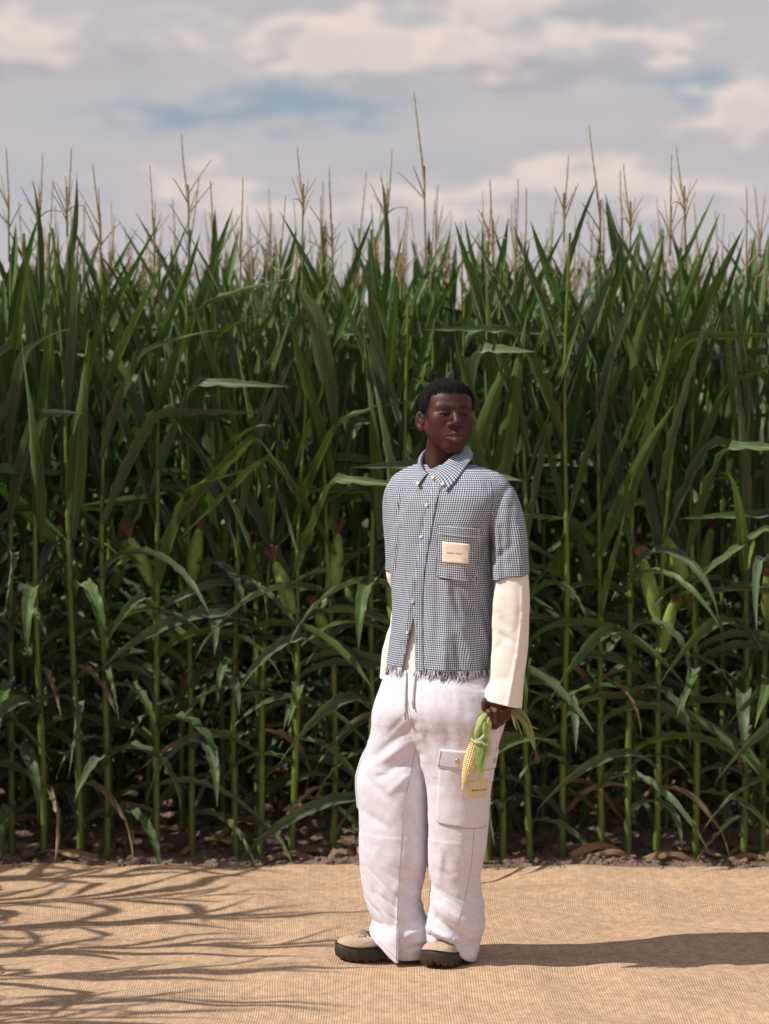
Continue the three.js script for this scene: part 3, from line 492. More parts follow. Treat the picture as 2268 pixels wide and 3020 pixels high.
// ---- shirt
const torso = loft([
  [1370, 1224, 1398, -0.020, 0.52, 36], [1386, 1190, 1450, -0.018, 0.46, 37], [1402, 1168, 1474, -0.015, 0.47, 38], [1425, 1151, 1492, -0.012, 0.50, 38], [1460, 1143, 1498, -0.008, 0.54, 39],
  [1500, 1146, 1488, -0.004, 0.57, 39, 2.3], [1560, 1152, 1466, 0, 0.60, 40, 2.4], [1629, 1158, 1450, 0, 0.64, 41, 2.5], [1715, 1162, 1449, 0, 0.67, 43, 2.5], [1801, 1164, 1447, 0, 0.68, 44, 2.5], [1887, 1158, 1450, 0, 0.69, 45, 2.5], [1969, 1150, 1447, 0, 0.70, 45, 2.5]]);
const sleeveL = loft([[1396, 1430, 1476, 0.10, 0.9, 20], [1425, 1436, 1500, 0.105, 0.95, 20], [1460, 1438, 1519, 0.11, 1, 20], [1510, 1437, 1536, 0.115, 1, 20, 2.4], [1570, 1440, 1545, 0.12, 1, 20, 2.5], [1640, 1446, 1551, 0.122, 1, 20, 2.6], [1715, 1452, 1556, 0.125, 1, 20, 2.6]]);
const sleeveR = loft([[1412, 1160, 1210, -0.11, 0.9, 30], [1435, 1143, 1222, -0.12, 0.95, 30], [1470, 1132, 1230, -0.125, 1, 30], [1505, 1129, 1233, -0.128, 1, 30], [1560, 1133, 1235, -0.13, 1, 30], [1620, 1137, 1236, -0.13, 1, 30], [1700, 1137, 1236, -0.132, 1, 30]]);
const shirtFold = folds([
  [1438, 1520, 1452, 1650, 8, 0.014], [1434, 1590, 1385, 1700, 10, 0.009], [1428, 1560, 1372, 1660, 10, -0.006], [1445, 1500, 1500, 1425, 9, 0.006], [1330, 1700, 1350, 1820, 11, 0.008], [1352, 1720, 1418, 1905, 11, 0.011], [1326, 1760, 1385, 1935, 11, -0.008], [1405, 1740, 1442, 1880, 9, 0.009],
  [1290, 1660, 1290, 1900, 14, 0.006], [1312, 1690, 1308, 1960, 13, -0.005], [1260, 1500, 1240, 1600, 12, 0.006], [1282, 1470, 1270, 1580, 12, -0.004], [1180, 1560, 1168, 1720, 9, 0.008], [1190, 1450, 1172, 1540, 9, 0.008], [1375, 1650, 1400, 1740, 9, 0.008], [1300, 1880, 1310, 1965, 12, -0.008], [1340, 1870, 1352, 1966, 11, 0.008], [1380, 1880, 1392, 1965, 11, -0.008], [1415, 1890, 1424, 1966, 10, 0.008], [1215, 1700, 1190, 1880, 12, -0.007], [1240, 1720, 1252, 1960, 12, 0.006],
  [1200, 1420, 1232, 1470, 12, 0.004], [1420, 1400, 1440, 1460, 12, 0.004], [1500, 1490, 1497, 1650, 10, 0.006], [1470, 1550, 1478, 1690, 8, 0.008], [1525, 1550, 1528, 1690, 9, -0.006], [1480, 1440, 1520, 1520, 10, 0.004], [1455, 1640, 1500, 1600, 9, 0.005]]);
const hemY = Y(1967);
const wedge = (x, y) => { const top = Y(1806), t = clamp((top - y) / (top - hemY), -0.2, 1.3), l = lerp(X(1221.5), X(1187), t), r = lerp(X(1222), X(1223), t); return Math.max(l - x, x - r, y - top); };
const shirt = (x, y, z) => {
  let d = torso(x, y, z);
  const l = smx(sleeveL(x, y, z), lerp(Y(1702), Y(1685), clamp((x - X(1452)) / 0.11)) - y, 0.003), r = smx(sleeveR(x, y, z), Y(1694) - y, 0.003);
  d = sm(sm(d, l, 0.012), r, 0.012);
  const cz = y > hemY ? torso.ring(y)[1] : 0;
  if (Math.abs(d) < 0.05) { d += 0.0022 * noise3(x * 9, y * 5, z * 9) + 0.0011 * noise3(x * 24 + 5, y * 14, z * 24); if (z > cz - 0.02) d += shirtFold(x, y); }
  d = smx(d, hemY - y, 0.003);
  if (z > 0) d = Math.max(d, -wedge(x, y));
  return d;
};
const arcRef = (() => { const a = 0.2, b = 0.125, N = 720, s = [0]; for (let i = 1; i <= N; i++) { const t = (i - 0.5) / N * Math.PI * 2 - Math.PI; s.push(s[i - 1] + Math.hypot(a * Math.cos(t), b * Math.sin(t)) * Math.PI * 2 / N); } return (th) => { const q = clamp((th + Math.PI) / (2 * Math.PI)) * N, i = Math.min(N - 1, Math.floor(q)); return lerp(s[i], s[i + 1], q - i); }; })();
const shirtUV = (x, y, z, nx, ny, nz, force) => {
  const dl = sleeveL(x, y, z), dr = sleeveR(x, y, z), dt = torso(x, y, z);
  let reg = force >= 0 ? force : dl < dt && x > X(1430) ? 1 : dr < dt && x < X(1240) && z < -0.03 ? 2 : 0;
  if (reg === 0) { const th = torso.angle(x, y, z), back = force === 3 || (force < 0 && th < -2.6); return [arcRef(th), y, reg]; }
  const f = reg === 1 ? sleeveL : sleeveR, th = f.angle(x, y, z); return [th * 0.058 + 0.003 + (reg === 1 ? 0.04 * (y - 1.4) : 0), y + 0.0013, reg];
};
const shirtGeo = setUV(nets(shirt, [-0.05, 0.93, -0.30], [0.50, 1.63, 0.27], 0.0058), shirtUV);
const shirtMesh = piece(person, 'shirt', shirtGeo, shirtMat);
tag(shirtMesh, 'navy and white gingham short sleeved shirt with frayed hem');

// collar: a roll line round the neck and leaves that fall from it to two buttoned points
{
  const C = [0.185, -0.012], f = [-0.60, 0.80], s = [0.80, 0.60], DEG = Math.PI / 180;
  const roll = (ph) => { const k = Math.abs(ph), R0 = 0.064 + 0.006 * Math.cos(ph * DEG), h = sstep(0, 118, k), y = lerp(1.566, ph > 0 ? 1.655 : 1.648, Math.pow(h, 0.75)), sn = Math.sin(ph * DEG) * R0, cs = Math.cos(ph * DEG) * (R0 + 0.004); return new THREE.Vector3(C[0] + s[0] * sn + f[0] * cs, y, C[1] + s[1] * sn + f[1] * cs); };
  const LEFT = [[2, 1312, 1444], [14, 1342, 1410], [35, 1367, 1376], [60, 1388, 1350], [85, 1394, 1338], [115, 1390, 1334], [150, 1372, 1340], [180, 1330, 1345]];
  const RIGHT = [[-3, 1230, 1440], [-25, 1233, 1408], [-50, 1238, 1384], [-80, 1241, 1368], [-110, 1250, 1352], [-150, 1290, 1345], [-180, 1330, 1345]];
  const outer = (tab, ph) => { let k = 0; while (k < tab.length - 2 && Math.abs(ph) > Math.abs(tab[k + 1][0])) k++; const t = clamp((Math.abs(ph) - Math.abs(tab[k][0])) / (Math.abs(tab[k + 1][0]) - Math.abs(tab[k][0]))), px = lerp(tab[k][1], tab[k + 1][1], t), py = lerp(tab[k][2], tab[k + 1][2], t); return [X(px), Y(py)]; };
  const leaf = (tab, sign) => {
    const P = (u, v, h) => {
      const ph = sign * lerp(1.5, 180, Math.pow(u, 1.25)), a = roll(ph), [ox, oy] = outer(tab, ph), q = new THREE.Vector3(ox, oy, 0), k = sstep(95, 55, Math.abs(ph));
      const zs = front((x, y, z) => torso(x, y, z), ox, Math.min(oy, 1.583), 0.3) + 0.008, rr = new THREE.Vector3(ox, oy, lerp(a.z - 0.012 * Math.cos(ph * DEG) - 0.01, zs, k));
      const p = a.clone().lerp(rr, v), out = new THREE.Vector3(p.x - C[0], 0.015, p.z - C[1]).normalize(), bul = Math.sin(Math.PI * Math.pow(v, 0.7)) * 0.008 + 0.002;
      p.addScaledVector(out, bul + h); return p;
    };
    const g = [0.0, -0.003].map((h, side) => grid(40, 10, (u, v) => { const p = P(u, v, h); return [p.x, p.y, p.z, (sign * u * 0.25 + v * 0.02), v * 0.072 + 0.002 * u]; }));
    return merged(g);
  };
  const col = piece(shirtMesh, 'collar', leaf(LEFT, 1), shirtMat); piece(shirtMesh, 'collar', leaf(RIGHT, -1), shirtMat);
  const stand = grid(64, 5, (u, v) => { const ph = u * 360 - 180, a = roll(ph), p = a.clone(); p.y -= v * 0.034 * (1 - 0.25 * Math.cos(ph * DEG)); const out = new THREE.Vector3(p.x - C[0], 0, p.z - C[1]); p.addScaledVector(out, -0.03 - 0.06 * v); return [p.x, p.y, p.z, u * 0.4, v * 0.035]; });
  piece(shirtMesh, 'collar_stand', stand, shirtMat);
}
// placket, buttons, chest pocket with its sewn patch
const shirtFront = (x, y, z) => shirt(x, y, z);
{
  const path = [[1284, 1408], [1270, 1450], [1259, 1486], [1251, 1530], [1243, 1579], [1233, 1640], [1226, 1690], [1222, 1760], [1222, 1806], [1223, 1966]];
  const curve = new THREE.CatmullRomCurve3(path.map(([a, b]) => new THREE.Vector3(X(a), Y(b), 0)));
  const strip = (off, w, lift, thick) => grid(5, 90, (u, v, i) => { const p = curve.getPoint(v), edge = i === 0 || i === 5, x = p.x + off + (clamp((i - 1) / 3)) * w, r = rayTo(shirtFront, x, Math.max(p.y, hemY + 0.002), 0.3), h = edge ? lift - thick : lift; return [r.p.x + r.n.x * h, r.p.y + r.n.y * h, r.p.z + r.n.z * h, x + 0.0009, p.y]; });
  piece(shirtMesh, 'placket', strip(-0.001, 0.026, 0.0016, 0.004), shirtMat);
  const seam = []; for (let i = 0; i <= 60; i++) { const p = curve.getPoint(i / 60), r = rayTo(shirtFront, p.x + 0.0262, Math.max(p.y, hemY + 0.003), 0.3); seam.push(r.p.addScaledVector(r.n, 0.0012)); }
  piece(shirtMesh, 'placket_seam', tube(seam, 0.0008, 5), new THREE.MeshStandardMaterial({ color: lin(0.03, 0.032, 0.05), roughness: 0.9 }));
  const btn = (px, py, lift = 0.0045, r = 0.0054) => {
    const q = rayTo(shirtFront, X(px), Y(py), 0.3), c = mergeVertices(new THREE.LatheGeometry([[0, 0.0012], [r * 0.45, 0.0012], [r * 0.62, 0.0026], [r * 0.9, 0.0026], [r, 0.0012], [r * 0.96, -0.002], [0, -0.002]].map((p) => new THREE.Vector2(...p)), 18));
    c.applyQuaternion(new THREE.Quaternion().setFromUnitVectors(UP, q.n)); c.translate(q.p.x + q.n.x * lift, q.p.y + q.n.y * lift, q.p.z + q.n.z * lift); c.computeVertexNormals(); const m = piece(shirtMesh, 'button', c, buttonMat); return m;
  };
  btn(1279, 1412, 0.009); btn(1259.5, 1486); btn(1243, 1579); btn(1216.7, 1768, 0.003); btn(1202, 1859, 0.003); btn(1239, 1431, 0.016, 0.0055); btn(1309, 1432, 0.016, 0.0055);
  const pocket = piece(shirtMesh, 'chest_pocket', sewn(shirtFront, [[1290, 1543], [1410, 1550], [1402, 1704], [1284, 1696]], 24, 28, 0.0035, 0.006, 0.3, roundCorners(0.12)), new THREE.MeshStandardMaterial({ map: (() => { const t = ginghamTex.clone(); t.repeat.set(0.135 / (4 * CHECK), 0.165 / (4 * CHECK)); t.needsUpdate = true; return t; })(), roughness: 0.9 }));
  const line = (pts, r, m, name, parent = shirtMesh, f = shirtFront, lift = 0.0048, z0 = 0.3) => { const c = new THREE.CatmullRomCurve3(pts.map(([a, b]) => new THREE.Vector3(X(a), Y(b), 0))), o = []; for (let i = 0; i <= pts.length * 6; i++) { const p = c.getPoint(i / (pts.length * 6)), q = rayTo(f, p.x, p.y, z0); o.push(q.p.addScaledVector(q.n, lift)); } return piece(parent, name, tube(o, r, 5), m); };
  line([[1291, 1568], [1350, 1573], [1408, 1576]], 0.0009, stitchMat, 'pocket_stitching');
  line([[1406, 1552], [1405, 1640], [1399, 1690], [1390, 1701], [1340, 1698], [1296, 1692]], 0.0009, stitchMat, 'pocket_stitching');
  line([[1440, 1412], [1446, 1460], [1441, 1520], [1438, 1580], [1443, 1640]], 0.0010, new THREE.MeshStandardMaterial({ color: lin(0.10, 0.10, 0.13), roughness: 0.9 }), 'armhole_seam', shirtMesh, shirtFront, 0.0006);
  const pt = labelTex('#eedccb', 42, 'BRAM\'S FRUIT', 92, 208);
  const patch = piece(shirtMesh, 'patch', sewn(shirtFront, [[1303, 1590], [1380, 1597], [1377, 1655], [1303, 1651]], 14, 12, 0.0058, 0.005, 0.3, roundCorners(0.12)), new THREE.MeshStandardMaterial({ map: pt, roughness: 0.92 }));
  tag(patch, 'cream cloth patch lettered on the chest pocket');
  // frayed hem: loose threads, navy and white
  const fr = [[], []], r = rngOf(99);
  for (let i = 0; i < 620; i++) {
    const th = r() * Math.PI * 2 - Math.PI, [cx, cz, a, b, yaw] = torso.ring(hemY + 0.002), n = 2.5, c = Math.cos(yaw), s = Math.sin(yaw), ct = Math.cos(th), st = Math.sin(th), q = Math.pow(Math.pow(Math.abs(st), n) + Math.pow(Math.abs(ct), n), -1 / n), lx = a * st * q * 0.985, lz = b * ct * q * 0.985, x = cx + lx * c - lz * s, z = cz + lx * s + lz * c;
    if (z > 0 && x > X(1189) && x < X(1221)) continue;
    const len = (z < -0.06 ? 0.4 : 1) * (0.018 + 0.018 * r()), ox = Math.sin(yaw), out = new THREE.Vector3(lx * c - lz * s, 0, lx * s + lz * c).normalize(), sw = (r() - 0.5) * 1.1 + 0.25 * noise2(th * 9, 1), tx = -out.z, tz = out.x, pts = [];
    for (let k = 0; k < 4; k++) { const t = k / 3; pts.push([x + out.x * (z < -0.06 ? 0 : 0.006) * t + tx * sw * len * t * t * 0.8, hemY + 0.004 - len * t, z + out.z * (z < -0.06 ? 0 : 0.006) * t + tz * sw * len * t * t * 0.8]); }
    fr[r() < 0.40 ? 0 : 1].push(tube(pts, (t) => 0.0010 * (1 - 0.4 * t), 4));
  }
  for (let k = 0; k < 2; k++) { const m = piece(shirtMesh, 'frayed_threads', merged(fr[k]), new THREE.MeshStandardMaterial({ color: k ? lin(0.72, 0.72, 0.75) : lin(0.02, 0.022, 0.04), roughness: 0.95 })); m.userData.kind = 'stuff'; }
}

// ---- cream long-sleeved undershirt
const armL = loft([[1650, 1466, 1544, 0.125, 0.95, 20, 2.6], [1700, 1459, 1551, 0.126, 0.95, 20, 2.6], [1767, 1450, 1552, 0.128, 0.95, 22, 2.7], [1835, 1447, 1551, 0.130, 0.92, 24, 2.7], [1883, 1448, 1548, 0.134, 0.9, 26, 2.6], [1930, 1444, 1543, 0.140, 0.85, 28, 2.5], [1990, 1436, 1536, 0.148, 0.78, 30, 2.4], [2045, 1414, 1530, 0.155, 0.68, 30, 2.3], [2085, 1402, 1526, 0.160, 0.62, 30, 2.3]]);
const armR = loft([[1660, 1146, 1222, -0.13, 1, 30], [1697, 1141, 1222, -0.132, 1, 30], [1725, 1146, 1226, -0.135, 1, 30], [1755, 1160, 1230, -0.14, 1, 30], [1790, 1162, 1236, -0.14, 1, 30], [1828, 1154, 1238, -0.138, 1, 30], [1856, 1150, 1238, -0.135, 1, 30], [1887, 1140, 1236, -0.132, 1, 30], [1938, 1128, 1228, -0.125, 1, 30], [2030, 1119, 1212, -0.12, 1, 30]]);
const vest = loft([[1700, 1176, 1436, 0, 0.6, 43, 2.5], [1801, 1176, 1436, 0, 0.62, 44, 2.5], [1900, 1168, 1438, 0, 0.64, 45, 2.5], [1981, 1162, 1437, 0, 0.645, 45, 2.5]]);
const armFold = folds([[1531, 1706, 1532, 1810, 7, -0.005], [1532, 1800, 1515, 1925, 7, -0.006], [1515, 1920, 1486, 2062, 7, -0.006], [1460, 1800, 1500, 1850, 12, 0.004], [1455, 1850, 1510, 1880, 11, 0.004], [1470, 1880, 1450, 1910, 9, 0.003], [1480, 1760, 1500, 1800, 10, 0.002], [1440, 1990, 1500, 1980, 14, 0.002],
  [1150, 1770, 1200, 1790, 12, 0.006], [1140, 1850, 1200, 1870, 12, 0.004]]);
const under = (x, y, z) => {
  const cuffL = lerp(Y(2045), Y(2069), clamp((x - X(1410)) / (X(1527) - X(1410)), -0.2, 1.2));
  let dl = armL(x, y, z); if (Math.abs(dl) < 0.04) { dl += 0.0012 * noise3(x * 14, y * 9, z * 14); if (z > 0.1) dl += 1.15 * armFold(x, y); }
  let l = smx(dl, cuffL - y, 0.002);
  l = Math.max(l, -Math.max(dl + 0.0075, y - cuffL - 0.03));           // the cuff is open below
  let dr = armR(x, y, z); if (Math.abs(dr) < 0.04) dr += 0.0015 * noise3(x * 14, y * 9, z * 14) + armFold(x, y) * 0.6;
  let r = smx(dr, Y(2014) - y, 0.002); r = Math.max(r, -Math.max(dr + 0.0075, y - Y(2014) - 0.03));
  return Math.min(l, r, vest(x, y, z));
};
const flatUV = (x, y, z, nx, ny, nz) => [x + z * 0.7, y, 0];
const underMesh = piece(person, 'undershirt', setUV(nets(under, [-0.05, 0.80, -0.28], [0.50, 1.30, 0.26], 0.0038), flatUV), creamMat);
tag(underMesh, 'cream long sleeved undershirt with open cuffs');

// ---- trousers
const hips = loft([[1900, 1172, 1424, 0.0, 0.58, 45, 2.4], [1940, 1166, 1430, 0, 0.60, 45, 2.4], [1972, 1158, 1437, 0, 0.62, 45, 2.4], [2000, 1142, 1450, 0, 0.66, 45, 2.4], [2031, 1131, 1462, 0, 0.68, 45, 2.4], [2083, 1117, 1472, 0, 0.68, 44, 2.4], [2120, 1116, 1472, 0, 0.62, 43, 2.3], [2160, 1132, 1456, 0, 0.50, 42, 2.2], [2200, 1156, 1426, 0, 0.38, 42, 2.1], [2240, 1190, 1380, 0, 0.28, 42, 2]], 0.01);
const legA = loft([                                                    // his right leg, on the left
  [2040, 1150, 1285, -0.045, 1.0, 40], [2113, 1108, 1285, -0.05, 1.02, 40], [2160, 1097, 1282, -0.056, 1.0, 40], [2209, 1086, 1276, -0.062, 0.92, 40], [2252, 1069, 1272, -0.07, 0.8, 40], [2291, 1058, 1268, -0.07, 0.8, 40], [2330, 1056, 1266, -0.07, 0.8, 40], [2396, 1060, 1265, -0.072, 0.8, 40], [2482, 1061, 1264, -0.075, 0.8, 40], [2543, 1062, 1261, -0.078, 0.8, 42], [2582, 1064, 1253, -0.08, 0.8, 42], [2617, 1068, 1247, -0.08, 0.8, 44], [2660, 1077, 1240, -0.08, 0.85, 46], [2700, 1090, 1250, -0.08, 0.9, 48], [2740, 1104, 1262, -0.08, 0.9, 50], [2790, 1118, 1266, -0.08, 0.88, 50], [2850, 1140, 1258, -0.08, 0.85, 50]]);
const cuffA = loft([[2690, 1112, 1240, -0.075, 0.8, 50], [2735, 1098, 1250, -0.07, 0.8, 50], [2775, 1086, 1258, -0.068, 0.8, 50], [2840, 1084, 1262, -0.068, 0.8, 50]]);
const legB = loft([                                                    // his left leg, nearer the camera
  [2040, 1250, 1462, 0.045, 0.82, 40], [2113, 1216, 1474, 0.046, 0.80, 40], [2183, 1227, 1466, 0.045, 0.84, 40], [2261, 1247, 1453, 0.04, 0.88, 38], [2330, 1261, 1442, 0.034, 0.95, 36], [2417, 1264, 1438, 0.026, 0.95, 34], [2504, 1264, 1430, 0.014, 0.95, 32], [2569, 1267, 1417, 0.004, 0.98, 30], [2617, 1270, 1416, -0.004, 1, 28], [2677, 1265, 1426, -0.012, 1, 28], [2704, 1262, 1429, -0.016, 1, 28], [2745, 1259, 1425, -0.02, 1, 26], [2786, 1261, 1416, -0.025, 1, 26], [2850, 1270, 1402, -0.03, 1, 26]]);
const trouserFold = folds([
  [1222, 2120, 1110, 2230, 16, 0.010], [1235, 2165, 1095, 2262, 18, -0.010], [1240, 2215, 1120, 2290, 16, 0.011], [1200, 2090, 1140, 2170, 12, 0.005], [1230, 2260, 1150, 2330, 16, -0.006], [1090, 2300, 1160, 2360, 18, 0.004],
  [1075, 2400, 1150, 2440, 16, 0.004], [1200, 2400, 1245, 2470, 14, 0.006], [1190, 2560, 1245, 2620, 14, 0.007], [1180, 2640, 1232, 2670, 12, 0.009], [1176, 2640, 1172, 2800, 8, -0.006], [1185, 2720, 1250, 2700, 14, 0.009], [1195, 2760, 1256, 2735, 12, -0.007], [1120, 2640, 1165, 2760, 16, -0.004], [1200, 2800, 1250, 2790, 10, 0.006], [1110, 2500, 1160, 2600, 18, 0.004],
  [1256, 2160, 1290, 2300, 14, 0.005], [1300, 2080, 1330, 2190, 18, 0.005], [1240, 2050, 1260, 2140, 12, 0.005], [1380, 2070, 1400, 2190, 20, -0.004], [1390, 2050, 1440, 2130, 12, 0.004],
  [1290, 2480, 1330, 2560, 16, 0.004], [1275, 2640, 1330, 2740, 14, -0.006], [1290, 2700, 1400, 2780, 15, 0.011], [1300, 2660, 1420, 2740, 16, -0.008], [1270, 2756, 1330, 2779, 9, 0.020], [1330, 2779, 1400, 2770, 10, 0.010], [1270, 2735, 1335, 2762, 10, -0.012], [1385, 2790, 1400, 2830, 9, -0.006], [1390, 2560, 1410, 2640, 12, 0.006], [1310, 2430, 1290, 2600, 14, -0.003], [1150, 1990, 1130, 2060, 12, 0.004], [1340, 2010, 1350, 2080, 16, -0.003], [1285, 2000, 1290, 2060, 12, 0.003]].map(([a, b, c, d, w, h]) => [a, b, c, d, w * 0.78, h * 1.02]));
const hemA = (x, z) => { const t = clamp((x - X(1087)) / (X(1165) - X(1087)), -0.3, 1); return t < 1 ? lerp(Y(2768), Y(2836), t) : lerp(Y(2836), Y(2845), clamp((x - X(1165)) / 0.1)); };
const hemB = (x, z) => { const p = [[1255, 2806], [1266, 2800], [1276, 2791], [1295, 2786], [1316, 2791], [1343, 2807], [1369, 2824], [1395, 2838], [1420, 2840]]; let k = 0; while (k < p.length - 2 && x > X(p[k + 1][0])) k++; const t = clamp((x - X(p[k][0])) / (X(p[k + 1][0]) - X(p[k][0])), -1, 1.5), y = lerp(Y(p[k][1]), Y(p[k + 1][1]), t); return z < -0.03 ? lerp(y, 0.03, clamp((-0.03 - z) / 0.05)) : y; };
const trousers = (x, y, z) => {
  const noise = (d, zc) => { if (Math.abs(d) > 0.06) return d; return d + 0.0020 * noise3(x * 7, y * 4.2, z * 7 + 3) + 0.0010 * noise3(x * 19, y * 15, z * 19) + (z > zc ? (y > 0.62 ? 0.65 : 1) * trouserFold(x, y) : 0) + (y < 0.42 ? 0.0035 * sstep(0.42, 0.2, y) * Math.pow(1 - Math.abs(noise3(x * 5 + 2, y * 15 + x * 9, z * 5)), 4) - 0.001 : 0); };
  let a = noise(legA(x, y, z), -0.08), b = noise(legB(x, y, z), -0.03), h = noise(hips(x, y, z), -0.02);
  const ha = hemA(x, z), hb = hemB(x, z);
  a = smx(a, Math.max(ha, Y(2834) - 0.004) - 0.0 - y, 0.003);
  let c = smx(cuffA(x, y, z), ha - y, 0.003); c = Math.max(c, y - Y(2700)); if (Math.abs(c) < 0.03) c += 0.002 * noise3(x * 12, y * 9, z * 12);
  c = Math.max(c, x - X(1175));
  b = smx(b, hb - y, 0.003); b = Math.max(b, -Math.max(legB(x, y, z) + 0.012, y - hb - 0.02));
  return sm(sm(Math.min(a, c), h, 0.05), sm(b, h, 0.04), 0.006);
};
const trouserGeo = setUV(nets(trousers, [-0.13, 0.0, -0.24], [0.41, 1.0, 0.22], 0.0056), (x, y, z, nx, ny, nz) => [x * 0.85 + z * 0.6, y, 0]);
const trouserMesh = piece(person, 'trousers', trouserGeo, trouserMat);
tag(trouserMesh, 'wide pale grey melange sweatpants with cargo pockets');
{
  const T = trousers;
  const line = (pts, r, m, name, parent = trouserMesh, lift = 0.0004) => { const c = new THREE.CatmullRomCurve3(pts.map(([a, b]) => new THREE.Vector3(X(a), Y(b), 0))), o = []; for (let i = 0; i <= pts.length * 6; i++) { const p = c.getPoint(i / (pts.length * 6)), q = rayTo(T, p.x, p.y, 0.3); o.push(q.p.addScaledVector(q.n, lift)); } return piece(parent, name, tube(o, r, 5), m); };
  line([[1395, 2430], [1388, 2520], [1373, 2620], [1352, 2690], [1347, 2720]], 0.0009, seamShadeThreadMat, 'side_seam');  // seam lines: stitch and groove shade together, put into the tube colour
  line([[1224, 2205], [1208, 2290], [1191, 2374], [1180, 2540], [1171, 2700], [1168, 2826]], 0.0009, seamShadeThreadMat, 'inner_seam');
  line([[1199, 2000], [1203, 2060], [1212, 2110], [1218, 2140]], 0.0009, seamShadeThreadMat, 'fly_seam');
  line([[1088, 2760], [1125, 2790], [1164, 2822]].map(([a, b]) => [a + 2, b - 4]), 0.0009, seamShadeThreadMat, 'hem_stitching');
  const pt = heatherTex.clone(); pt.repeat.set(0.6, 0.8); pt.needsUpdate = true;
  const pm = new THREE.MeshStandardMaterial({ map: pt, roughness: 0.93 });
  const P = piece(trouserMesh, 'cargo_pocket', sewn(T, [[1297, 2192], [1460, 2199], [1434, 2427], [1284, 2414]], 26, 34, 0.0028, 0.006, 0.3, roundCorners(0.10)), pm);
  const onP = (x, y, z) => T(x, y, z) - 0.007;
  const band = piece(trouserMesh, 'pocket_band', sewn(T, [[1296, 2190], [1464, 2197], [1455, 2252], [1291, 2243]], 26, 8, 0.0045, 0.006, 0.3), pm);
  const ln = (pts, name, lift) => { const c = new THREE.CatmullRomCurve3(pts.map(([a, b]) => new THREE.Vector3(X(a), Y(b), 0))), o = []; for (let i = 0; i <= pts.length * 8; i++) { const p = c.getPoint(i / (pts.length * 8)), q = rayTo(T, p.x, p.y, 0.3); o.push(q.p.addScaledVector(q.n, lift)); } piece(trouserMesh, name, tube(o, 0.0009, 5), seamShadeThreadMat); };
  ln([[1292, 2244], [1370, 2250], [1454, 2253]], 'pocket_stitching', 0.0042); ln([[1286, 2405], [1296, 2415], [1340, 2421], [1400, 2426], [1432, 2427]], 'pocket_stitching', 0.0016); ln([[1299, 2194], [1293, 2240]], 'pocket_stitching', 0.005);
  const snap = (px, py, sc = 1) => { const q = rayTo(T, X(px), Y(py), 0.3), c = mergeVertices(new THREE.LatheGeometry([[0, 0.0018], [0.005, 0.0018], [0.0066, 0.0012], [0.0075, 0.002], [0.008, 0], [0.0078, -0.003]].map((p) => new THREE.Vector2(...p)), 20)); c.applyQuaternion(new THREE.Quaternion().setFromUnitVectors(UP, q.n)); c.translate(q.p.x + q.n.x * 0.008, q.p.y + q.n.y * 0.008, q.p.z + q.n.z * 0.008); c.computeVertexNormals(); piece(trouserMesh, 'snap_button', c, metalMat); };
  snap(1346, 2221); snap(1451, 2227);
  const patch = piece(trouserMesh, 'patch', sewn(T, [[1375, 2281], [1432, 2283], [1428, 2336], [1371, 2333]], 14, 12, 0.0046, 0.003, 0.3, roundCorners(0.06)), new THREE.MeshStandardMaterial({ map: labelTex('#dfc7a2', 66, 'BRAM\'S FRUIT', 110, 225), roughness: 0.92 }));
  tag(patch, 'tan cloth patch lettered on the cargo pocket');
  // the far pocket shows as a tab on the outline
  piece(trouserMesh, 'cargo_pocket', (() => { const g = nets((x, y, z) => Math.max(T(x, y, z) - 0.006, Math.abs(y - (Y(2176) + Y(2400)) / 2) - (Y(2176) - Y(2400)) / 2, x - X(1125), z + 0.085, -z - 0.17), [-0.12, 0.45, -0.2], [0.02, 0.76, 0.04], 0.006); return setUV(g, (x, y, z) => [x + z, y, 0]); })(), trouserMat);
  // drawstrings with metal tips
  const string = (pts, tip) => { const o = pts.map(([a, b], i) => { const q = rayTo(T, X(a), Y(b), 0.3); return q.p.addScaledVector(q.n, 0.006); }); const m = piece(trouserMesh, 'drawstring', tube(o, 0.0036, 8), new THREE.MeshStandardMaterial({ color: lin(0.64, 0.58, 0.54), roughness: 0.95 })); const q = rayTo(T, X(tip[0]), Y(tip[1]), 0.3), e = o[o.length - 1], b = q.p.addScaledVector(q.n, 0.006); piece(trouserMesh, 'drawstring_tip', tube([e, e.clone().lerp(b, 0.3), e.clone().lerp(b, 0.7), b], 0.0031, 8), metalMat); };
  string([[1199, 1976], [1199, 2000], [1198, 2030], [1197, 2060], [1197, 2088]], [1200, 2108]); string([[1225, 1976], [1224, 2000], [1221, 2030], [1220, 2056]], [1222, 2076]);
}

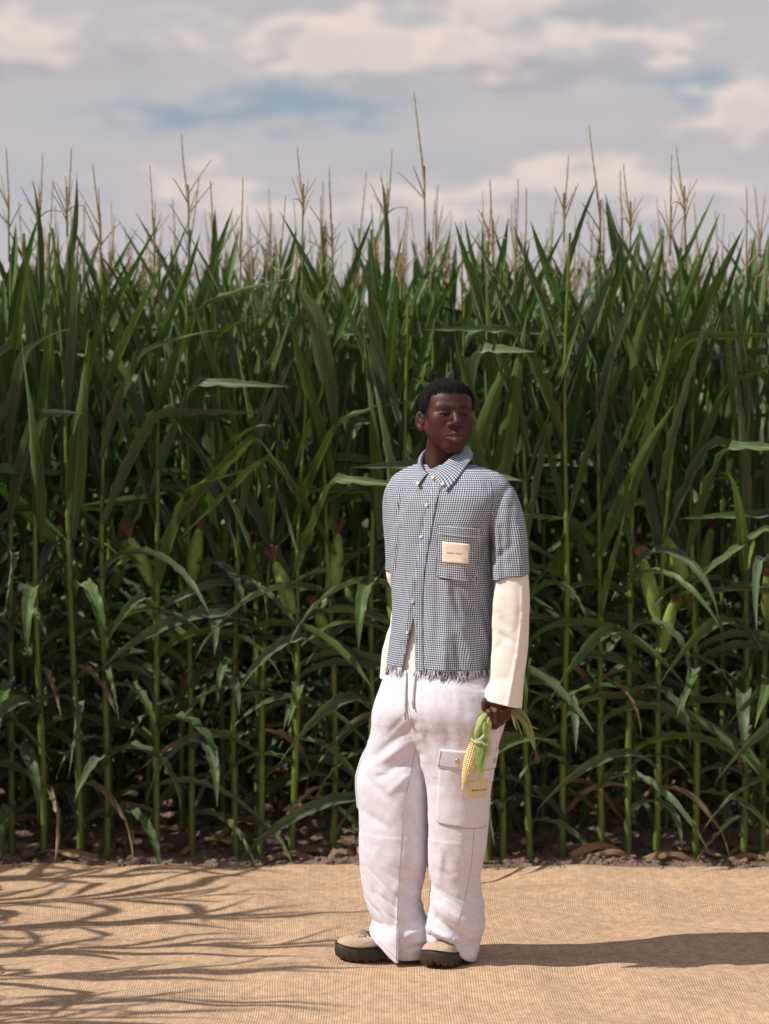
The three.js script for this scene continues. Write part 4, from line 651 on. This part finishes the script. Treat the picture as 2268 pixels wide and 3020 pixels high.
// ---- shoes
function shoe(toe, heel, wide, label) {
  const T = new THREE.Vector3(toe[0], 0, toe[1]), Hh = new THREE.Vector3(heel[0], 0, heel[1]), d = T.clone().sub(Hh), L = d.length(); d.normalize(); const sd = new THREE.Vector3(-d.z, 0, d.x), gy = (p) => clothY(p.x, p.z);
  const at = (s, w, y) => { const p = Hh.clone().addScaledVector(d, s * L).addScaledVector(sd, w); p.y = y + 0.018; return p; };
  const width = (s) => s <= 0 || s >= 1 ? 0 : wide * (0.031 + 0.019 * sstep(0.35, 0.78, s)) * Math.pow(Math.min(1, 1 - Math.pow(clamp((0.14 - s) / 0.14), 2.2)), 0.5) * Math.pow(1 - Math.pow(clamp((s - 0.74) / 0.26), 2.4), 0.5);
  const spring = (s) => 0.014 * Math.pow(clamp((s - 0.72) / 0.28), 2), N = 96;
  const ring = (t) => { const a = t * Math.PI * 2, s = 0.5 - 0.5 * Math.cos(a), w = width(clamp(s, 0.0005, 0.9995)) * (Math.sin(a) >= 0 ? 1 : -1); return [s, w]; };
  const lug = (t, s) => { const q = ((t * 26) % 1 + 1) % 1, arch = sstep(0.30, 0.36, s) * sstep(0.50, 0.44, s); return (q < 0.34 ? 0.007 : 0) + 0.010 * arch; };
  const levels = [[0, 0.90, 0], [0.004, 1.0, 0], [0.014, 1.03, 1], [0.022, 1.06, 2], [0.034, 1.03, 3], [0.043, 1.02, 3], [0.045, 0.96, 3]];
  const side = grid(N, levels.length - 1, (u, v, i, j) => { const [s, w] = ring(u), [y, k, kind] = levels[j], up = kind === 0 ? lug(u, s) : kind === 1 ? lug(u, s) * 0.6 : 0, wav = kind === 1 || kind === 2 ? 0.003 * Math.sin(u * 26 * 6.283 + j * 1.4) : 0, p = at(0.5 + (s - 0.5) * (k * 0.5 + 0.5), w * (k + wav * 18), y + up + spring(s) + wav * 0.4); return [p.x, p.y, p.z]; });
  const caps = [0, 1].map((topSide) => grid(N, 4, (u, v) => { const [s, w] = ring(u), y = topSide ? 0.045 : 0.008, p = at(lerp(0.5, s, v), w * v * (topSide ? 0.96 : 0.9), y + spring(lerp(0.5, s, v))); return [p.x, p.y, p.z]; }));
  const soleMat = new THREE.MeshStandardMaterial({ color: lin(0.030, 0.024, 0.019), roughness: 0.55 });
  // upper: suede, low toe rising to the laces; a ridge where toe cap and vamp meet
  const Hs = (s) => 0.045 + (s > 0.72 ? 0.034 * Math.pow(Math.max(0, 1 - Math.pow((s - 0.72) / 0.265, 2.3)), 0.55) + 0.0 : lerp(0.034, 0.050, sstep(0.72, 0.40, s)));
  const upper = grid(40, 44, (u, v) => {
    const s = lerp(0.05, 0.988, v), a = u * Math.PI, w = Math.max(0.001, width(s) * 0.985), h = Hs(s), c = Math.cos(a), sn = Math.sin(a), n = s > 0.6 ? 2.5 : 2.2, q = Math.pow(Math.pow(Math.abs(c), n) + Math.pow(Math.abs(sn), n), -1 / n);
    let k = 1; const seam = Math.abs(s - (0.80 - 0.10 * Math.abs(c))); k += 0.02 * Math.exp(-Math.pow(seam / 0.012, 2)); k -= 0.018 * Math.exp(-Math.pow((s - 0.66) / 0.02, 2)) * sn; const foxing = sn * q < 0.34 ? 1.03 : 1;
    const p = at(s, c * q * w * (0.96 + 0.04 * sn) * foxing, 0.042 + spring(s) * (1 - sn * 0.3) + (h - 0.042) * sn * q * k + 0.0012 * noise3(s * 14, a * 3, 2)); return [p.x, p.y, p.z, v * 2, u * 1.4];
  });
  const suede = dataTex(128, 128, (u, v) => { const n = 1 + 0.08 * tnoise(u, v, 8, 2) + 0.09 * tnoise(u, v, 45, 3); return S(0.46 * n, 0.335 * n, 0.235 * n); });
  const m = piece(person, 'shoe', upper, new THREE.MeshStandardMaterial({ map: suede, roughness: 0.95 }));
  tag(m, label);
  piece(m, 'sole', merged([side, ...caps]), soleMat);
  const welt = []; for (let i = 0; i < 90; i++) { const [s, w] = ring(i / 90), p = at(s, w * 1.0, 0.047 + spring(s)); welt.push(p); }
  piece(m, 'welt', tube(welt, 0.0022, 5, true), new THREE.MeshStandardMaterial({ color: lin(0.012, 0.012, 0.014), roughness: 0.7 }));
  const lm = new THREE.MeshStandardMaterial({ color: lin(0.28, 0.24, 0.2), roughness: 0.9 }), dk = new THREE.MeshStandardMaterial({ color: lin(0.03, 0.03, 0.03), roughness: 0.8 });
  const on = (s, k, lift) => at(s, k * width(s) * 0.8, 0.042 + (Hs(s) - 0.042) * Math.sqrt(Math.max(0, 1 - k * k * 0.62)) + spring(s) + lift);
  [[0.70, 0.69], [0.65, 0.64], [0.59, 0.58]].forEach(([s, s2], i) => { piece(m, 'lace', tube([on(s, -0.62, 0.003), on(s2 + 0.02, -0.2, 0.007), on(s2, 0.2, 0.007), on(s, 0.62, 0.003)], 0.0022, 6), i % 2 ? dk : lm); });
  piece(m, 'lace', tube([on(0.67, 0.1, 0.009), on(0.69, 0.35, 0.016), on(0.73, 0.5, 0.010), on(0.71, 0.3, 0.008)], 0.0019, 6), lm);
  piece(m, 'lace', tube([on(0.67, -0.1, 0.009), on(0.71, -0.3, 0.016), on(0.74, -0.45, 0.010), on(0.77, -0.6, 0.004)], 0.0019, 6), lm);
  for (const k of [-0.7, 0.7]) for (const s of [0.70, 0.62]) { const p = on(s, k, 0.001), e = mergeVertices(new THREE.TorusGeometry(0.0042, 0.0014, 6, 12)); e.rotateX(Math.PI / 2 - 0.5 * k); e.translate(p.x, p.y, p.z); e.computeVertexNormals(); piece(m, 'eyelet', e, metalMat); }
  // stitched toe cap line
  const cl = []; for (let i = 0; i <= 16; i++) { const k = (i / 16 * 2 - 1) * 0.98, s = 0.82 - 0.10 * k * k; cl.push(on(s, k, 0.0012)); }
  piece(m, 'seam', tube(cl, 0.0011, 5), new THREE.MeshStandardMaterial({ color: lin(0.33, 0.24, 0.17), roughness: 0.95 }));
}
shoe([X(990), -0.035], [X(1262), -0.105], 1.0, 'tan suede shoe with thick black lugged sole, pointing left');
shoe([X(1276), 0.088], [X(1376), -0.150], 1.22, 'tan suede shoe with thick black lugged sole, pointing at the camera');
// ---- body: one skin surface; head and hands finely meshed
const HEAD = new THREE.Matrix4().compose(new THREE.Vector3(X(1319), 1.746, 0.0), new THREE.Quaternion().setFromEuler(new THREE.Euler(-0.06, 0.27, -0.035, 'YXZ')), new THREE.Vector3(1.0, 1.0, 1.0));
const HI = HEAD.clone().invert().elements;
const toHead = (x, y, z) => [HI[0] * x + HI[4] * y + HI[8] * z + HI[12], HI[1] * x + HI[5] * y + HI[9] * z + HI[13], HI[2] * x + HI[6] * y + HI[10] * z + HI[14]];
const cranium = (x, y, z) => sm(ell(x, y, z, 0, 0.034, -0.018, 0.0765, 0.0755, 0.094), ell(x, y, z, 0, 0.036, 0.014, 0.066, 0.060, 0.070), 0.03);
const face = (x, y, z) => {
  const ax = Math.abs(x);
  let d = cranium(x, y, z);
  d = sm(d, ell(x, y, z, 0, -0.030, 0.018, 0.0615, 0.082, 0.068), 0.03);
  d = sm(d, cap(ax, y, z, [0.054, -0.046, 0.0], [0.018, -0.099, 0.064], 0.016, 0.015), 0.03);
  d = sm(d, ell(x, y, z, 0, -0.100, 0.066, 0.022, 0.017, 0.018), 0.022);
  d = sm(d, ball(ax, y, z, 0.046, -0.014, 0.056, 0.017), 0.028);
  d = sm(d, ell(ax, y, z, 0.033, -0.045, 0.046, 0.026, 0.034, 0.026), 0.03);
  d = sm(d, cap(ax, y, z, [0.010, 0.021, 0.0815], [0.046, 0.022, 0.063], 0.0105, 0.0095), 0.012);
  d = smx(d, -ell(ax, y, z, 0.033, 0.001, 0.094, 0.019, 0.0125, 0.016), 0.012);
  d = sm(d, cap(x, y, z, [0, 0.012, 0.081], [0, -0.024, 0.1045], 0.0072, 0.0112), 0.011);
  d = sm(d, ball(x, y, z, 0, -0.0285, 0.1045, 0.0108), 0.006);
  d = sm(d, ell(ax, y, z, 0.0158, -0.0335, 0.0925, 0.0098, 0.0085, 0.0108), 0.006);
  d = sm(d, ell(x, y, z, 0, -0.066, 0.066, 0.034, 0.030, 0.029), 0.02);
  d = sm(d, cap(ax, y, z, [0, -0.0608, 0.0925], [0.0260, -0.0688, 0.079], 0.0098, 0.0045), 0.006);
  d = sm(d, cap(ax, y, z, [0, -0.0805, 0.0910], [0.0215, -0.0745, 0.079], 0.0105, 0.0052), 0.004);
  d = smx(d, -cap(ax, y, z, [0, -0.0702, 0.1050], [0.0285, -0.0712, 0.0860], 0.0026, 0.0020), 0.0028);
  d = smx(d, -cap(x, y, z, [0, -0.040, 0.1010], [0, -0.052, 0.0985], 0.0022), 0.004);
  d = smx(d, -ell(ax, y, z, 0.0088, -0.0410, 0.0985, 0.0062, 0.0042, 0.0078), 0.0022);
  d = sm(d, ball(ax, y, z, 0.0330, 0.000, 0.0675, 0.0142), 0.006);
  d = smx(d, -ell(ax, y, z, 0.0330, -0.0012, 0.0830, 0.0140, 0.0038, 0.010), 0.0018);
  d = sm(d, cap(ax, y, z, [0.020, 0.0035, 0.083], [0.046, 0.0030, 0.077], 0.0014), 0.004);
  // ear: a leaning plate with a rim and a hollow
  const ca = Math.cos(0.62), sa = Math.sin(0.62), ex = ax - 0.0805, ez = z + 0.022, ey = y + 0.019, u = ex * ca + ez * sa, w = -ex * sa + ez * ca;
  let e = ell(u, ey, w, 0, 0.003, -0.004, 0.0065, 0.0300, 0.0185);
  e = sm(e, ell(u, ey, w, 0, -0.023, 0.005, 0.0055, 0.0105, 0.0095), 0.006);
  e = smx(e, -ell(u, ey, w, 0.0075, 0.004, -0.001, 0.0075, 0.0205, 0.0118), 0.003);
  e = sm(e, cap(u, ey, w, [0.002, -0.012, 0.006], [0.003, 0.012, -0.008], 0.0026), 0.003);
  e = sm(e, ell(u, ey, w, 0.001, -0.006, 0.0115, 0.005, 0.007, 0.005), 0.004);
  e = sm(e, ell(ax, y, z, 0.072, -0.018, -0.018, 0.010, 0.022, 0.010), 0.006);
  d = sm(d, e, 0.005);
  if (Math.abs(d) < 0.004) d += 0.00006 * noise3(x * 380, y * 380, z * 380) + 0.00012 * noise3(x * 150, y * 150, z * 150);
  return d;
};
const bodyAll = (x, y, z) => {
  const [hx, hy, hz] = toHead(x, y, z);
  let d = face(hx, hy, hz);
  const n = cap(x, y, z, [0.176, 1.500, -0.036], [X(1313), 1.690, -0.020], 0.0605, 0.0545);
  d = sm(d, n, 0.02);
  d = sm(d, cap(x, y, z, [0.160, 1.535, 0.020], [X(1282), 1.655, 0.010], 0.016, 0.02), 0.02);
  return d;
};
const skinTone = (x, y, z, hx, hy, hz, inHead) => {
  const n = 1 + 0.10 * noise3(x * 60, y * 60, z * 60) + 0.10 * noise3(x * 260, y * 260, z * 260); let c = [0.064 * n, 0.0218 * n, 0.0132 * n];
  if (inHead) {
    const ax = Math.abs(hx), mixTo = (t, k) => { c = c.map((v, i) => lerp(v, t[i], k)); };
    if (hz > 0.06) {
      const up = cap(ax, hy, 0, [0, -0.0605, 0], [0.0260, -0.0688, 0], 0.0100, 0.0040), lo = cap(ax, hy, 0, [0, -0.0805, 0], [0.0215, -0.0745, 0], 0.0100, 0.0045);
      mixTo([0.055, 0.025, 0.022], sstep(0.001, -0.003, up)); mixTo([0.115, 0.048, 0.043], sstep(0.001, -0.003, lo));
      const br = cap(ax, hy - 0.030 * 0, 0, [0.0155, 0.0215, 0], [0.0400, 0.0275, 0], 0.0052, 0.0042), br2 = cap(ax, hy, 0, [0.0400, 0.0275, 0], [0.0515, 0.0225, 0], 0.0040, 0.0022), b = Math.min(br, br2);
      mixTo([0.013, 0.009, 0.008], sstep(0.0012, -0.0016, b + 0.0012 * noise2(hx * 900, hy * 300)) * 0.95);
    }
    if (hz > 0.06) mixTo([0.018, 0.010, 0.008], sstep(1.30, 1.02, Math.hypot((ax - 0.033) / 0.0150, (hy + 0.0005) / 0.0042)) * 0.9);
    const stub = sstep(0.008, -0.002, hair0(hx, hy, hz)); mixTo([0.016, 0.012, 0.011], stub * 0.9);
  }
  return c;
};
// hair: close-cropped curls over the cranium with a crisp line at the brow and a taper to the ears
const hairEdge = (x, y, z) => {                                       // > 0 outside the hair
  const ax = Math.abs(x), frontLine = 0.064 - 0.35 * Math.max(0, ax - 0.040) + 0.003 * noise2(x * 120, 3);
  const temple = 0.048 - 0.010 * sstep(0.02, 0.06, y);
  const a = z > temple ? frontLine - y : -1, side = z > 0.002 && z <= temple ? Math.max(z - (0.018 + 0.55 * Math.max(0, y - 0.012)), -0.002 - y) : -1, low = z <= 0.002 ? (-0.004 - 0.5 * (0.002 - z) - y) : -1;
  return Math.max(z > temple ? Math.min(frontLine - y, 1) : -1, z > 0.002 && z <= temple ? (y > 0.052 ? -1 : Math.min(z - (0.020 + 0.75 * Math.max(0, y - 0.004)), 1)) : -1, z <= 0.012 ? Math.max(-0.050, (-0.006 - 0.62 * Math.max(0, -z) - y)) : -1);
};
const hair0 = (x, y, z) => Math.max(cranium(x, y, z) - 0.012, hairEdge(x, y, z));
const hairF = (wx, wy, wz) => {
  const [x, y, z] = toHead(wx, wy, wz), e = hairEdge(x, y, z), thick = 0.0003 + 0.0082 * sstep(-0.001, -0.034, e);
  let d = cranium(x, y, z) - thick; if (Math.abs(d) < 0.01) d += 0.0017 * noise3(x * 175, y * 175, z * 175) + 0.0012 * noise3(x * 330, y * 330, z * 330) + 0.0009 * noise3(x * 620, y * 620, z * 620);
  return smx(d, e, 0.002);
};
// hands
const V = (px, py, z) => [X(px), Y(py), z];
const digits = [
  [V(1437, 2080, 0.176), V(1436, 2122, 0.178), V(1434, 2128, 0.156), V(1440, 2106, 0.146)],
  [V(1456, 2078, 0.180), V(1455, 2118, 0.181), V(1452, 2124, 0.158), V(1454, 2102, 0.147)],
  [V(1475, 2074, 0.178), V(1471, 2108, 0.178), V(1468, 2115, 0.157), V(1468, 2096, 0.147)],
  [V(1491, 2068, 0.173), V(1488, 2096, 0.171), V(1484, 2102, 0.153), V(1484, 2086, 0.146)]];
const handL = (x, y, z) => {
  let d = cap(x, y, z, V(1474, 2000, 0.152), V(1470, 2052, 0.157), 0.029, 0.026);
  d = sm(d, cap(x, y, z, V(1474, 2046, 0.163), V(1445, 2074, 0.166), 0.017, 0.014), 0.016);
  d = sm(d, cap(x, y, z, V(1476, 2044, 0.162), V(1484, 2066, 0.163), 0.017, 0.013), 0.016);
  d = sm(d, cap(x, y, z, V(1462, 2050, 0.160), V(1464, 2072, 0.165), 0.019, 0.014), 0.016);
  digits.forEach((c, i) => { const r = [0.0108, 0.0110, 0.0104, 0.0092][i]; const f = Math.min(cap(x, y, z, c[0], c[1], r * 1.04, r), cap(x, y, z, c[1], c[2], r, r * 0.94), cap(x, y, z, c[2], c[3], r * 0.93, r * 0.85)); d = sm(d, f, 0.006); });
  for (const [px, py, pz] of [[1437, 2082, 0.185], [1456, 2080, 0.189], [1475, 2075, 0.187], [1490, 2069, 0.181]]) d = sm(d, ball(x, y, z, X(px), Y(py), pz, 0.006), 0.008);
  const th = Math.min(cap(x, y, z, V(1452, 2042, 0.160), V(1421, 2054, 0.168), 0.017, 0.0125), cap(x, y, z, V(1421, 2054, 0.168), V(1418, 2072, 0.172), 0.0122, 0.0112), cap(x, y, z, V(1418, 2072, 0.172), V(1428, 2090, 0.172), 0.0110, 0.0090));
  return sm(d, th, 0.009);
};
const handR = (x, y, z) => {
  let d = cap(x, y, z, V(1160, 1985, -0.12), V(1150, 2030, -0.125), 0.028, 0.024);
  d = sm(d, cap(x, y, z, V(1150, 2036, -0.120), V(1176, 2090, -0.080), 0.021, 0.018), 0.016);
  [0, 1, 2, 3].forEach((i) => { const z0 = -0.105 + i * 0.018, l = [0.5, 0.9, 1, 0.85][i]; d = sm(d, Math.min(cap(x, y, z, [X(1176), Y(2090), z0], [X(1182), Y(2090 + 38 * l), z0], 0.0098, 0.009), cap(x, y, z, [X(1182), Y(2090 + 38 * l), z0], [X(1190), Y(2090 + 66 * l), z0], 0.009, 0.0078)), 0.006); });
  return sm(d, Math.min(cap(x, y, z, V(1152, 2040, -0.105), V(1164, 2070, -0.076), 0.012, 0.0105), cap(x, y, z, V(1164, 2070, -0.076), V(1174, 2100, -0.066), 0.0105, 0.0085)), 0.009);
};
const trunk = (x, y, z) => {                                          // what the clothes cover
  let d = cap(x, y, z, [0.176, 1.53, -0.03], [0.18, 1.30, -0.01], 0.055, 0.10); d = sm(d, cap(x, y, z, [0.18, 1.30, -0.01], [0.18, 0.93, 0], 0.10, 0.095), 0.03);
  d = sm(d, cap(x, y, z, [0.18, 1.46, -0.02], V(1488, 1480, 0.11), 0.05, 0.035), 0.03); d = sm(d, cap(x, y, z, V(1488, 1480, 0.11), V(1500, 1800, 0.13), 0.036, 0.032), 0.02); d = sm(d, cap(x, y, z, V(1500, 1800, 0.13), V(1474, 2010, 0.152), 0.032, 0.026), 0.02);
  d = sm(d, cap(x, y, z, [0.18, 1.46, -0.02], V(1185, 1490, -0.13), 0.05, 0.035), 0.03); d = sm(d, cap(x, y, z, V(1185, 1490, -0.13), V(1198, 1800, -0.14), 0.034, 0.03), 0.02); d = sm(d, cap(x, y, z, V(1198, 1800, -0.14), V(1160, 1990, -0.12), 0.03, 0.025), 0.02);
  d = sm(d, cap(x, y, z, [0.13, 0.90, -0.03], V(1160, 2330, -0.07), 0.075, 0.055), 0.03); d = sm(d, cap(x, y, z, V(1160, 2330, -0.07), V(1205, 2780, -0.09), 0.052, 0.036), 0.02);
  d = sm(d, cap(x, y, z, [0.24, 0.90, 0.03], V(1350, 2330, 0.03), 0.075, 0.055), 0.03); d = sm(d, cap(x, y, z, V(1350, 2330, 0.03), V(1350, 2780, -0.09), 0.052, 0.036), 0.02);
  return d;
};
{
  const paint = (g, head) => { const p = g.attributes.position, c = []; for (let i = 0; i < p.count; i++) { const x = p.getX(i), y = p.getY(i), z = p.getZ(i), h = toHead(x, y, z); c.push(...skinTone(x, y, z, ...h, head)); } g.setAttribute('color', new THREE.Float32BufferAttribute(c, 3)); return g; };
  const skin = new THREE.MeshPhysicalMaterial({ vertexColors: true, roughness: 0.52, specularIntensity: 0.6, clearcoat: 0.04, clearcoatRoughness: 0.35 });
  const geo = merged([paint(nets(bodyAll, [0.06, 1.52, -0.15], [0.33, 1.88, 0.15], 0.0020, 6, 1.6), true), paint(nets(handL, [X(1385), Y(2150), 0.09], [X(1525), Y(1990), 0.22], 0.0028), false), paint(nets(handR, [X(1100), Y(2180), -0.2], [X(1225), Y(1980), -0.03], 0.004), false), paint(nets(trunk, [-0.1, 0.05, -0.25], [0.5, 1.6, 0.25], 0.014), false)]);
  piece(person, 'body', geo, skin);
  const hair = piece(person, 'hair', nets(hairF, [0.08, 1.66, -0.14], [0.31, 1.88, 0.12], 0.0017, 6, 1.8), new THREE.MeshPhysicalMaterial({ specularIntensity: 0.35, color: lin(0.010, 0.008, 0.008), roughness: 0.95 }));
  tag(hair, 'short black hair cropped close');
  for (const s of [-1, 1]) {
    const e = new THREE.SphereGeometry(0.0128, 28, 20), c = [], p = e.attributes.position; e.rotateX(Math.PI / 2);
    for (let i = 0; i < p.count; i++) { const a = Math.hypot(p.getX(i) - s * 0.0006, p.getY(i) - 0.0004), q = sstep(0.0074, 0.0066, a); c.push(lerp(0.17, 0.006, q), lerp(0.135, 0.004, q), lerp(0.12, 0.003, q)); }
    e.setAttribute('color', new THREE.Float32BufferAttribute(c, 3)); e.translate(s * 0.0330, 0.000, 0.0688); e.applyMatrix4(HEAD);
    piece(person, 'eye', e, new THREE.MeshPhysicalMaterial({ vertexColors: true, roughness: 0.35, specularIntensity: 0.5 }));
  }
}
top(person, 'person');
tag(person, 'person in gingham shirt and pale sweatpants standing with a peeled corn cob in one hand', 'person');

// ---------------------------------------------------------------- the ear of corn in his hand
{
  const ear = new THREE.Group(), O = new THREE.Vector3(...V(1400, 2120, 0.17)); ear.position.copy(O);
  const put = (name, g, m) => { g.translate(-O.x, -O.y, -O.z); return part(ear, name, g, m); };
  const A = new THREE.Vector3(...V(1404, 2140, 0.172)), B = new THREE.Vector3(...V(1356, 2306, 0.190)), ax = B.clone().sub(A), Lc = ax.length(); ax.normalize();
  const s1v = new THREE.Vector3(0, 0, 1).cross(ax).normalize(), s2v = ax.clone().cross(s1v).normalize();
  const rad = (t) => 0.0180 * Math.pow(Math.sin(Math.PI * clamp(t * 0.60 + 0.30)), 0.62) * (t > 0.55 ? 1 - Math.pow((t - 0.55) / 0.455, 1.9) * 0.93 : 1);
  const at = (t, a, k = 1) => A.clone().addScaledVector(ax, t * Lc).addScaledVector(s1v, Math.cos(a) * rad(t) * k).addScaledVector(s2v, Math.sin(a) * rad(t) * k);
  put('cob', grid(20, 24, (u, v) => { const p = at(v, u * 6.2832, 0.86); return [p.x, p.y, p.z]; }, true), new THREE.MeshStandardMaterial({ color: lin(0.66, 0.52, 0.20), roughness: 0.6 }));
  const ks = [], r = rngOf(44), kg = mergeVertices(new THREE.IcosahedronGeometry(1, 1).deleteAttribute('uv').deleteAttribute('normal')); kg.computeVertexNormals();
  for (let row = 0; row < 16; row++) { let t = 0.0; const a0 = row / 16 * 6.2832; while (t < 0.985) { const R0 = rad(t), st = Math.max(0.010, 0.0062 / Lc * (0.55 + 0.45 * R0 / 0.017)), a = a0 + 0.18 * t + 0.03 * (r() - 0.5), p = at(t, a, 0.95), q = at(t, a, 1.4).sub(at(t, a, 0.6)).normalize(), g = kg.clone(), w = Math.max(0.0009, R0 * 0.215), m = new THREE.Matrix4().makeBasis(new THREE.Vector3().crossVectors(q, ax).multiplyScalar(w), q.clone().multiplyScalar(w * 0.95), ax.clone().multiplyScalar(st * Lc * 0.55)); m.setPosition(p); g.applyMatrix4(m); const k = 0.85 + 0.3 * r(), c = []; for (let i = 0; i < g.attributes.position.count; i++) c.push(0.80 * k, 0.64 * k, (0.27 + 0.12 * r()) * k); g.setAttribute('color', new THREE.Float32BufferAttribute(c, 3)); ks.push(g); t += st; } }
  const km = put('kernels', mergeGeometries(ks), new THREE.MeshPhysicalMaterial({ vertexColors: true, roughness: 0.38, clearcoat: 0.3, clearcoatRoughness: 0.3 })); km.userData.kind = 'stuff';
  const huskT = (c1, c2, seed) => dataTex(64, 128, (u, v) => { const st = 0.5 + 0.5 * Math.sin(u * 26 * Math.PI + tnoise(u, v, 4, seed)), n = 1 + 0.12 * tnoise(u, v, 5, seed + 1); return S(...[0, 1, 2].map((k) => lerp(c1[k], c2[k], 0.6 * st + 0.4 * noise2(u * 3 + seed, v * 2)) * n)); });
  const mk = (c1, c2, seed) => new THREE.MeshPhysicalMaterial({ map: huskT(c1, c2, seed), roughness: 0.95, transmission: 0.3, thickness: 0, side: THREE.DoubleSide, clearcoat: 0.2, clearcoatRoughness: 0.5 });
  const GREEN = mk([0.20, 0.33, 0.06], [0.40, 0.52, 0.16], 1), LIGHT = mk([0.46, 0.54, 0.20], [0.68, 0.70, 0.36], 2), PALE = mk([0.62, 0.62, 0.34], [0.74, 0.72, 0.46], 3), DULL = mk([0.19, 0.24, 0.075], [0.34, 0.36, 0.15], 4);
  // a husk leaf: a ribbon along pixels-and-depth points with a width profile, cupped across
  const husk = (pts, w, mat, { cup = 0.5, twist = 0, t0 = 0, pw = 0.7, base = 0.5, n = 22 } = {}) => {
    const c = new THREE.CatmullRomCurve3(pts.map((p) => new THREE.Vector3(...V(...p)))), side = new THREE.Vector3();
    put('husk_leaf', grid(8, n, (u, v) => { const p = c.getPoint(v), T = c.getTangent(v); side.set(0, 0, 1).cross(T).normalize().applyAxisAngle(T, t0 + twist * v); const N = T.clone().cross(side), prof = Math.min(1, base + v * 2.4) * Math.pow(Math.max(0, 1 - Math.pow(v, 2.2)), pw), ww = w / 935 / 2 * prof, k = u * 2 - 1; p.addScaledVector(side, k * ww).addScaledVector(N, -(cup * k * k * ww) + 0.05 * ww * Math.sin(k * 9 + v * 6)); return [p.x, p.y, p.z]; }), mat);
  };
  husk([[1440, 2078, 0.163], [1418, 2082, 0.186], [1398, 2100, 0.196], [1388, 2130, 0.198], [1388, 2168, 0.196]], 34, GREEN, { cup: 0.7, twist: 0.4, pw: 0.5 });
  husk([[1440, 2080, 0.168], [1424, 2092, 0.196], [1412, 2112, 0.206], [1402, 2140, 0.206], [1398, 2166, 0.200]], 30, LIGHT, { cup: 0.8, twist: -0.6, pw: 0.5 });
  husk([[1440, 2084, 0.170], [1430, 2100, 0.198], [1426, 2124, 0.204], [1414, 2146, 0.208], [1390, 2160, 0.205]], 24, LIGHT, { cup: 0.9, twist: 1.0, pw: 0.5 });
  husk([[1438, 2080, 0.165], [1410, 2088, 0.190], [1384, 2112, 0.188], [1377, 2136, 0.186], [1384, 2162, 0.190]], 24, LIGHT, { cup: 0.8, twist: 0.5, pw: 0.4 });
  husk([[1432, 2092, 0.178], [1420, 2106, 0.204], [1416, 2128, 0.210], [1424, 2150, 0.205]], 18, GREEN, { cup: 0.6, twist: 1.4, pw: 0.5 });
  husk([[1382, 2152, 0.200], [1396, 2164, 0.212], [1412, 2164, 0.214], [1422, 2172, 0.214], [1430, 2170, 0.210], [1428, 2164, 0.206]], 9, PALE, { cup: 0.6, twist: 1.0, pw: 0.5 });
  husk([[1416, 2140, 0.196], [1412, 2166, 0.208], [1408, 2196, 0.210], [1406, 2226, 0.208], [1416, 2252, 0.206]], 40, GREEN, { cup: 0.35, twist: 0.5, pw: 0.8 });
  husk([[1420, 2140, 0.190], [1418, 2180, 0.190], [1412, 2220, 0.190], [1408, 2262, 0.190], [1402, 2302, 0.190]], 36, PALE, { cup: 0.3, twist: -0.3, pw: 0.6 });
  husk([[1426, 2148, 0.184], [1432, 2170, 0.182], [1434, 2190, 0.182], [1428, 2214, 0.182]], 22, PALE, { cup: 0.3, pw: 0.6 });
  for (let i = 0; i < 3; i++) husk([[1424, 2084 + i * 5, 0.160 + i * 0.004], [1450, 2086 + i * 5, 0.158 + i * 0.004], [1475, 2078 + i * 5, 0.156 + i * 0.004], [1500, 2070 + i * 4, 0.154 + i * 0.003], [1512, 2084, 0.150]], 16, DULL, { cup: 0.8, base: 0.9, pw: 0.2 });
  husk([[1498, 2070, 0.156], [1514, 2080, 0.150], [1534, 2110, 0.146], [1552, 2150, 0.144], [1570, 2198, 0.144]], 22, DULL, { cup: 0.5, twist: 0.6, pw: 0.5 });
  husk([[1500, 2066, 0.152], [1520, 2074, 0.148], [1548, 2108, 0.146], [1563, 2150, 0.142], [1572, 2196, 0.142]], 15, DULL, { cup: 0.5, twist: -0.5, pw: 0.5 });
  husk([[1498, 2076, 0.158], [1520, 2098, 0.156], [1545, 2118, 0.156], [1580, 2134, 0.158]], 14, DULL, { cup: 0.5, twist: 0.9, pw: 0.6 });
  husk([[1496, 2074, 0.154], [1504, 2100, 0.152], [1510, 2122, 0.152], [1518, 2138, 0.154]], 7, PALE, { cup: 0.5, twist: 1.2, pw: 0.6 });
  husk([[1500, 2080, 0.154], [1514, 2110, 0.152], [1526, 2140, 0.152], [1530, 2154, 0.154], [1522, 2164, 0.156]], 7, DULL, { cup: 0.5, twist: 1.8, pw: 0.6 });
  const sg = []; for (let i = 0; i < 34; i++) { const a = (r() - 0.5) * 13, b = (r() - 0.5) * 0.012; sg.push(tube([V(1571 + a * 0.2, 2192, 0.143), V(1573 + a * 0.6, 2206, 0.143 + b * 0.6), V(1576 + a, 2216 + 6 * r(), 0.143 + b), V(1576 + a * 1.2 + 4 * r(), 2222 + 12 * r(), 0.143 + b)], 0.0010, 4)); }
  put('silk', merged(sg), silkMat);
  top(ear, 'corn_cob'); tag(ear, 'peeled yellow corn cob with pulled-back green husk held in the hand', 'corn cob');
}
renderer.render(scene, camera);
